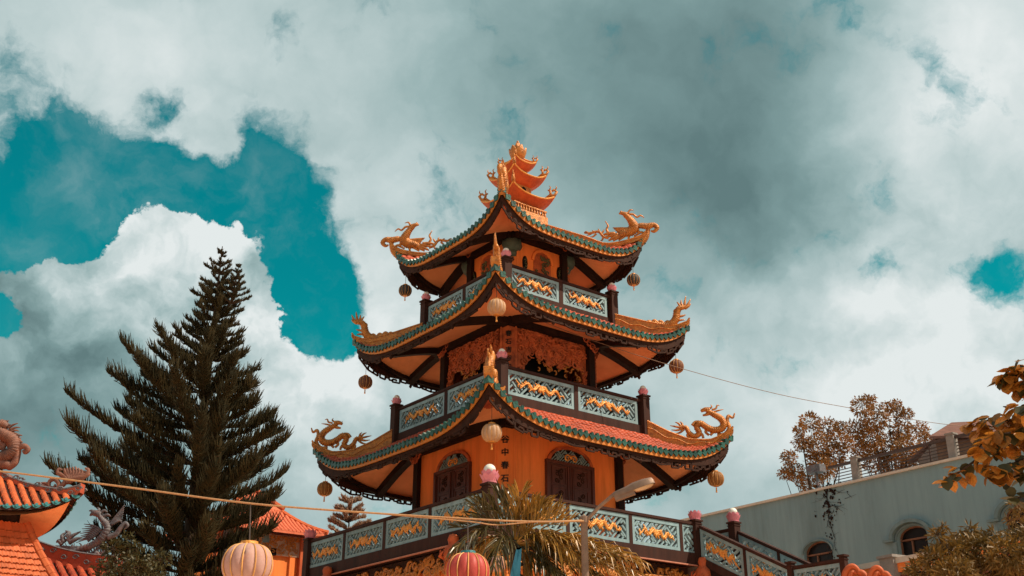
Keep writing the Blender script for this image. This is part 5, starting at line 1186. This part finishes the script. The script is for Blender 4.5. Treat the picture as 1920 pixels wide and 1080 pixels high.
def conifer(label, x, y, H, z0, radf, whorl, nbr, blen, name='norfolk_pine', needle='needles', spacing=.05, r0=.03, seed=1, leaders=None, a_=.20, b_=.20, group=None):
    t = thing(name, label, 'tree', (x, y, 0), 0, group); g_ = np.random.default_rng(seed); VS = []; FS = []; off = 0; br = MB()
    m = MB(); m.tube([(0, 0, 0), (0.03, 0, H * .4), (0, 0, H * .8), (0, 0, H)], [.26 * H / 15, .2 * H / 15, .07 * H / 15, .012], 9)
    for (lx, ly, lz0, lz1) in (leaders or []): m.tube([(0, 0, lz0), (lx * .8, ly * .8, lz0 + .5), (lx, ly, lz1)], [.05, .04, .01], 6)
    m.build('trunk', 'bark', t)
    B = []; D = []; S = []; L = []
    z = z0
    def spray(bx, by, z, az, Lb, aa, bb, bl):
        nonlocal br
        n = max(5, int(Lb / spacing)); tt = np.linspace(0, 1, n); h = np.array([math.cos(az), math.sin(az), 0]); sv = np.array([-h[1], h[0], 0]); cur = g_.normal(0, .10)
        pts = np.array([bx, by, z]) + h * (Lb * tt)[:, None] + np.array([0, 0, 1]) * (Lb * (aa * tt + bb * tt ** 3.0))[:, None] + sv * (cur * Lb * tt ** 2)[:, None]
        br.tube([tuple(p) for p in pts[::max(1, n // 6)]], [.035, .008], 4)
        dv = unit(np.gradient(pts, axis=0)); k0 = int(n * .16)
        nb_ = int(n * 4.6); tq = .14 + .86 * g_.uniform(0, 1, nb_) ** .85; idx = np.clip((tq * (n - 1)).astype(int), 0, n - 1)
        ph = g_.uniform(-.7, math.pi + .7, nb_); ln = bl * (.42 + .58 * np.clip(np.sin(ph), 0, 1)) * (.6 + .4 * np.clip(tq / .4, 0, 1)) * (1 - .35 * np.clip((tq - .88) / .12, 0, 1)) * g_.uniform(.7, 1.12, nb_)
        B.append(pts[idx] + g_.normal(0, .012, (nb_, 3))); D.append(dv[idx]); S.append(sv * np.cos(ph)[:, None] * 1.25 + np.array([0, 0, 1]) * (np.sin(ph) * .75 - .35)[:, None]); L.append(ln)
    while z < H - .12:
        Rr = radf(z); k = nbr if Rr > .5 else max(4, nbr - 1); a0 = g_.uniform(0, 6.28)
        for i in range(k):
            az_ = a0 + i * 2 * math.pi / k + g_.normal(0, .12); Lb = Rr * g_.uniform(.66, 1.08) * (1 - (.17 * math.cos(az_) if Rr > 1.2 else 0))
            if Lb < .06: continue
            spray(0, 0, z + g_.uniform(-.08, .08), az_, Lb, a_ + g_.normal(0, .04), b_ + g_.normal(0, .04), blen(z) * g_.uniform(.9, 1.1))
        z += whorl(z) * g_.uniform(.85, 1.15)
    for (lx, ly, lz0, lz1) in (leaders or []):
        zz = lz0 + .5
        while zz < lz1:
            f = (zz - lz0 - .4) / (lz1 - lz0 - .4); rr = .55 * (1 - f) + .05; a0 = g_.uniform(0, 6)
            for i in range(5): spray(lx * min(1, .8 + .2 * f), ly * min(1, .8 + .2 * f), zz, a0 + i * 1.257, rr, .3, .2, .12 * (1 - f) + .03)
            zz += .19
    B = np.concatenate(B); D = np.concatenate(D); S = np.concatenate(S); L = np.concatenate(L)
    V, F = branchlets(B, D, S, L, r0, seed=seed)
    link(np_mesh('crown', V, F), 'crown', needle, t); br.build('limbs', 'bark', t); return t
pt = P(417, 462, 30)
rz_t = np.array([3, 5.5, 6.5, 7.4, 8.4, 9.3, 10.4, 11.3, 11.9, 12.3, 12.6, 13.4, 14.2, 14.9, 15.75]); rr_t = np.array([1.6, 2.1, 2.8, 3.25, 3.2, 2.95, 2.45, 1.95, 1.58, 1.3, .92, .85, .68, .45, .06])
conifer('tall dark conifer with tiers of upswept feathery branches and two leading shoots', pt.x, 30, pt.z, 4.2, lambda z: float(np.interp(z, rz_t, rr_t)), lambda z: .50 if z < 12 else .30, 7, lambda z: float(np.interp(z, [4, 11, 12.5, 14, 15.7], [.70, .60, .30, .20, .06])), spacing=.037, r0=.0170, leaders=[(.62, -.25, 13.3, pt.z - .72)])
py_ = P(657, 935, 46)
conifer('small pinkish young conifer peeping over the left terrace rail', py_.x, 46, py_.z, py_.z - 2.6, lambda z: float(np.interp(py_.z - z, [0, .2, .6, 1.3, 2.6], [.3, .62, .80, .95, 1.2])), lambda z: .40, 6, lambda z: .20, 'young_conifer', 'needles_tip', spacing=.035, r0=.03, seed=5, a_=.42, b_=-.02)

def leaf_mesh(C, l, w, seed, droop=0.0, outward=None):
    g_ = np.random.default_rng(seed); n = len(C); d = unit(g_.normal(0, 1, (n, 3)) + np.array([0, 0, -droop]) + (outward if outward is not None else 0)); s = unit(np.cross(d, g_.normal(0, 1, (n, 3)))); u = np.cross(d, s)
    ll = l * g_.uniform(.65, 1.2, (n, 1)); ww = w * g_.uniform(.7, 1.15, (n, 1))
    V = np.stack([C, C + d * ll * .45 + s * ww * .5 + u * ww * .12, C + d * ll, C + d * ll * .45 - s * ww * .5 + u * ww * .12], 1).reshape(-1, 3)
    i0 = np.arange(n)[:, None] * 4; F = np.concatenate([i0 + np.array([0, 1, 2]), i0 + np.array([0, 2, 3])]); return V, F
def clump_tree(name, label, category, base, clumps, Y, per, l, w, m1, seed, trunk_r=.16, group=None, jit=1.0, limb_mat='bark', forks=None):
    """clumps: (px,py,radius px) at depth Y with some depth of their own"""
    t = thing(name, label, category, base, 0, group); g_ = np.random.default_rng(seed); rnd = random.Random(seed); CC = []; OUT = []; lm = MB(); b0 = Vector(base)
    cen = sum((P(a, b, Y) for a, b, _ in clumps), Vector()) / len(clumps); fork = Vector((b0.x, b0.y, 0)).lerp(Vector((cen.x, Y, cen.z)), .0); top = Vector((cen.x, b0.y, max(.6, cen.z - (cen.z) * .18)))
    tr = MB(); tr.tube([(0, 0, 0), tuple((top - b0) * .55 + Vector((.1, .05, 0))), tuple(top - b0)], [trunk_r, trunk_r * .75, trunk_r * .45], 8); tr.build('trunk', limb_mat, t)
    for (a, b, r) in clumps:
        c = P(a, b, Y + rnd.uniform(-1, 1) * jit); rad = (P(a + r, b, Y) - P(a, b, Y)).length; n = int(per * (r / 30) ** 2) + 12
        dirs = unit(g_.normal(0, 1, (n, 3))); rads = rad * g_.uniform(.25, 1.05, (n, 1)) ** .6
        pts = np.array(c - b0) + dirs * rads * np.array([1, 1.1, .9]); CC.append(pts); OUT.append(dirs * .8)
        s = (top - b0) * rnd.uniform(.75, 1.0); e = c - b0; mid = s.lerp(e, .5) + Vector((rnd.uniform(-.1, .1), rnd.uniform(-.1, .1), -.12 * (e - s).length))
        lm.tube([tuple(v) for v in cat([tuple(s), tuple(mid), tuple(e)], 4)], [trunk_r * .35, trunk_r * .2, trunk_r * .05], 5)
        for q in range(6):
            k = pts[rnd.randrange(n)]; lm.tube([tuple(e), tuple(np.array(e) * .4 + k * .6 + np.array([0, 0, .03])), tuple(k)], [trunk_r * .10, trunk_r * .04], 4)
    V, F = leaf_mesh(np.concatenate(CC), l, w, seed, .2, np.concatenate(OUT)); link(np_mesh('crown', V, F), 'crown', m1, t); lm.build('limbs', limb_mat, t); return t
YB = 62
cA = [(1518, 790, 17), (1500, 805, 12), (1551, 806, 24), (1505, 830, 18), (1538, 838, 28), (1479, 857, 15), (1490, 885, 20), (1518, 905, 24), (1564, 858, 24), (1582, 830, 20), (1470, 888, 11), (1545, 880, 24), (1576, 800, 11), (1528, 862, 18)]
cB = [(1616, 762, 20), (1630, 750, 12), (1642, 785, 26), (1604, 808, 24), (1632, 822, 26), (1681, 772, 15), (1682, 757, 9), (1663, 762, 11), (1702, 777, 11), (1689, 806, 22), (1725, 806, 17), (1668, 838, 30), (1699, 842, 28), (1740, 848, 22), (1642, 864, 26), (1673, 874, 26), (1735, 820, 10), (1614, 845, 20), (1715, 870, 24), (1760, 862, 16)]
clump_tree('broadleaf_tree', 'rusty leaved tree left of its neighbour behind the roof railing', 'tree', (P(1540, 860, YB).x, YB, 0), cA, YB, 900, .21, .095, 'leaf_bronze', 11, .22, 'trees behind the building', 1.2)
clump_tree('broadleaf_tree', 'taller rusty leaved tree with a loose crown behind the roof railing', 'tree', (P(1660, 840, YB + 1).x, YB + 1, 0), cB, YB + 1, 900, .21, .095, 'leaf_bronze', 12, .24, 'trees behind the building', 1.2)
cS = [(1758, 1004, 9), (1766, 990, 7), (1800, 1012, 16), (1820, 992, 9), (1752, 1048, 22), (1785, 1038, 32), (1835, 1030, 32), (1890, 1040, 34), (1858, 1008, 16), (1908, 1012, 22), (1728, 1072, 26), (1790, 1078, 36), (1860, 1078, 40), (1915, 1070, 34), (1935, 1000, 25)]
clump_tree('garden_shrub', 'olive and gold narrow leaved shrub in the lower right corner', 'shrub', (P(1830, 1040, 16).x, 16, 0), cS, 16, 520, .135, .030, 'leaf_olive', 13, .09, None, .5)
clump_tree('garden_shrub', 'small dark shrub at the foot of the tall conifer below the phoenix', 'shrub', (P(240, 1050, 26).x, 26, 0), [(212, 1030, 18), (240, 1012, 14), (228, 1052, 26), (200, 1068, 24), (262, 1062, 28), (285, 1085, 28), (255, 1030, 14), (300, 1050, 20)], 26, 380, .12, .06, 'leaf_dark', 14, .08, None, .4)
clump_tree('garden_shrub', 'wispy shrub sprig beside the window at the right edge', 'shrub', (P(1915, 960, 21).x, 21, 0), [(1905, 948, 13), (1918, 962, 16), (1896, 972, 12), (1925, 940, 14)], 21, 420, .11, .028, 'leaf_olive', 15, .05, None, .3)

# ---- branch with large leaves reaching in from the right
YF = 9.0; ft = thing('leafy_tree', 'tree with large amber leaves reaching in at the right edge', 'tree', (P(2080, 900, YF).x + .25, YF + .3, 0)); f0 = Vector(ft.location)
m = MB(); tz = P(2060, 800, YF).z; m.tube([(0, 0, 0), (.05, 0, tz * .5), (0, 0, tz), (.05, 0, tz + .8)], [.11, .09, .06, .02], 9); m.build('trunk', 'bark', ft)
TW = [[(2060, 870), (1960, 840), (1900, 832), (1850, 850), (1800, 884), (1775, 900)], [(2060, 820), (1960, 800), (1900, 788), (1852, 788), (1826, 800)], [(2060, 780), (1960, 745), (1915, 722), (1890, 708), (1880, 704)], [(2060, 890), (1970, 880), (1915, 890), (1878, 905)], [(2060, 930), (1980, 925), (1930, 925), (1900, 940)],
      [(2060, 740), (1970, 705), (1925, 690), (1912, 684)], [(2060, 850), (1960, 825), (1900, 812), (1855, 822), (1832, 842)], [(2060, 860), (1970, 855), (1920, 862), (1880, 880), (1856, 888)], [(2060, 800), (1980, 780), (1930, 770), (1900, 768)]]
lf = MB()
def heart(m):
    o = [(0, 0, 0), (.30, .10, .03), (.46, .38, .05), (.36, .70, .02), (0, 1.0, -.08), (-.36, .70, .02), (-.46, .38, .05), (-.30, .10, .03), (0, .40, -.03), (0, .72, -.04)]
    m.add(o, [(0, 1, 2, 8), (8, 2, 3, 9), (9, 3, 4), (0, 8, 6, 7), (8, 9, 5, 6), (9, 4, 5)])
heart(lf); lme = lf.mesh('leaf'); lme.materials.append(MATS['leaf_amber']); lme.polygons.foreach_set('use_smooth', [True] * len(lme.polygons))
lf2 = MB(); heart(lf2); lme2 = lf2.mesh('leaf'); lme2.materials.append(MATS['leaf_dark']); lme2.polygons.foreach_set('use_smooth', [True] * len(lme2.polygons))
rl_ = random.Random(9); bm2 = MB(); nleaf = 0
for ti_, tw in enumerate(TW):
    dy = rl_.uniform(-.35, .45); pts = [P(a, b, YF + dy * (1 - i / len(tw) * .3)) - f0 for i, (a, b) in enumerate(tw)]; c = cat([tuple(p) for p in pts], 9)
    bm2.tube([(0, 0, tz - .3 + .06 * ti_)] + [tuple(p) for p in c], [.03, .015, .004], 5)
    for i in range(9, len(c)):
        for rep in range(2 if ti_ not in (3, 4) else 1):
            if rl_.random() < .12: continue
            p = Vector(c[i]) + Vector((rl_.uniform(-.05, .05), rl_.uniform(-.09, .09), rl_.uniform(-.06, .05))); s = rl_.uniform(.085, .145)
            o = link(lme2 if (rl_.random() < .22 or ti_ in (3, 4)) else lme, 'leaf', None, ft); o.location = p; o.scale = (s, s, s)
            dv = Vector((rl_.uniform(-1, .5), rl_.uniform(-.8, .6), rl_.uniform(-1.3, .1))).normalized(); up_ = Vector((rl_.uniform(-.5, .5), rl_.uniform(-1, .2), rl_.uniform(.2, 1)))
            o.rotation_euler = dv.to_track_quat('Y', 'Z').to_euler(); nleaf += 1
bm2.build('branches', 'bark', ft)

# ---- palm before the terrace
YP = 22.6; c0 = P(965, 1020, YP); pl = thing('palm', 'golden palm with drooping fronds in front of the terrace corner', 'palm', (c0.x, YP, 0)); p0_ = Vector(pl.location)
m = MB(); cz = c0.z
m.tube([(0, 0, 0), (.08, 0, cz * .5), (0, 0, cz - .1), (0, 0, cz + .1)], [.17, .13, .11, .06], 10)
for i in range(22): m.lathe([(.12, 0), (.145, .03), (.115, .06)], 10, (.04, 0, .3 + i * (cz - .5) / 22))
m.build('trunk', 'bark', pl)
FR = [  # mid, tip, lift of the leaflets, material
    ((935, 962), (895, 958), 1.0, 1), ((955, 960), (935, 935), .9, 1), ((968, 958), (975, 932), .9, 0), ((985, 968), (1012, 956), .9, 0), ((1000, 972), (1050, 968), 1.1, 2), ((1005, 985), (1062, 985), 1.0, 2),
    ((920, 975), (868, 990), .6, 1), ((915, 990), (862, 1020), -.2, 1), ((925, 1005), (885, 1050), -.5, 0), ((945, 1005), (925, 1060), -.6, 1), ((978, 1035), (990, 1095), -.5, 0), ((1000, 1005), (1035, 1070), -.5, 1), ((1015, 1000), (1080, 1040), -.2, 0),
    ((1060, 1010), (1190, 1052), .15, 2), ((1065, 1030), (1200, 1085), .1, 0), ((1060, 1045), (1150, 1100), .0, 1), ((1045, 1020), (1150, 1035), .3, 0), ((1020, 1050), (1070, 1100), -.2, 1)]
rp = random.Random(4)
for fi, (mid, end, lift_, mi) in enumerate(FR):
    dy = rp.uniform(-1.1, .7); a = Vector((0, 0, cz)); b = P(mid[0], mid[1], YP + dy * .5) - p0_; c = P(end[0], end[1], YP + dy) - p0_
    cv = [Vector(v) for v in cat([tuple(a), tuple(b), tuple(c)], 14)]; m = MB(); n = len(cv); m.tube([tuple(v) for v in cv], [.026, .017, .006], 5)
    Ltot = sum((cv[i + 1] - cv[i]).length for i in range(n - 1))
    for i in range(4, n):
        for rep in range(2 if Ltot > 1.5 else 1):
            t = (cv[min(i + 1, n - 1)] - cv[i - 1]).normalized(); sd_ = t.cross(Vector((0, 0, 1))); sd_ = sd_.normalized() if sd_.length > .1 else Vector((0, 1, 0)); f = i / n
            base = cv[i] + t * (rep * .5 * Ltot / n)
            for sg in (-1, 1):
                ln = rp.uniform(.42, .68) * (.6 + .5 * math.sin(math.pi * min(1, .2 + f * .75))); d = (t * rp.uniform(.35, .8) + sd_ * sg * rp.uniform(.25, .6) + Vector((0, 0, lift_ * .75 + rp.uniform(-.2, .3)))).normalized(); dr = rp.uniform(.05, .30) + (.3 if lift_ < .4 else 0)
                p1 = base + d * ln * .45; p2 = base + d * ln * .8 + Vector((0, 0, -dr * ln * .35)); p3 = base + d * ln + Vector((0, 0, -dr * ln * 1.1)); wv_ = d.cross(Vector((rp.uniform(-1, 1), rp.uniform(-1, 1), rp.uniform(-.5, .5)))).normalized(); w_ = .017; kk = d.cross(wv_) * .010
                m.add([base - wv_ * w_ * .5, base + wv_ * w_ * .5, p1 - wv_ * w_ + kk, p1 - kk, p1 + wv_ * w_ + kk, p2 - wv_ * w_ * .8 + kk, p2 - kk, p2 + wv_ * w_ * .8 + kk, p3], [(0, 3, 2), (0, 1, 3), (1, 4, 3), (2, 3, 6, 5), (3, 4, 7, 6), (5, 6, 8), (6, 7, 8)])
    m.build('frond', ('palm_leaf', 'palm_dark', 'palm_leaf')[mi], pl)
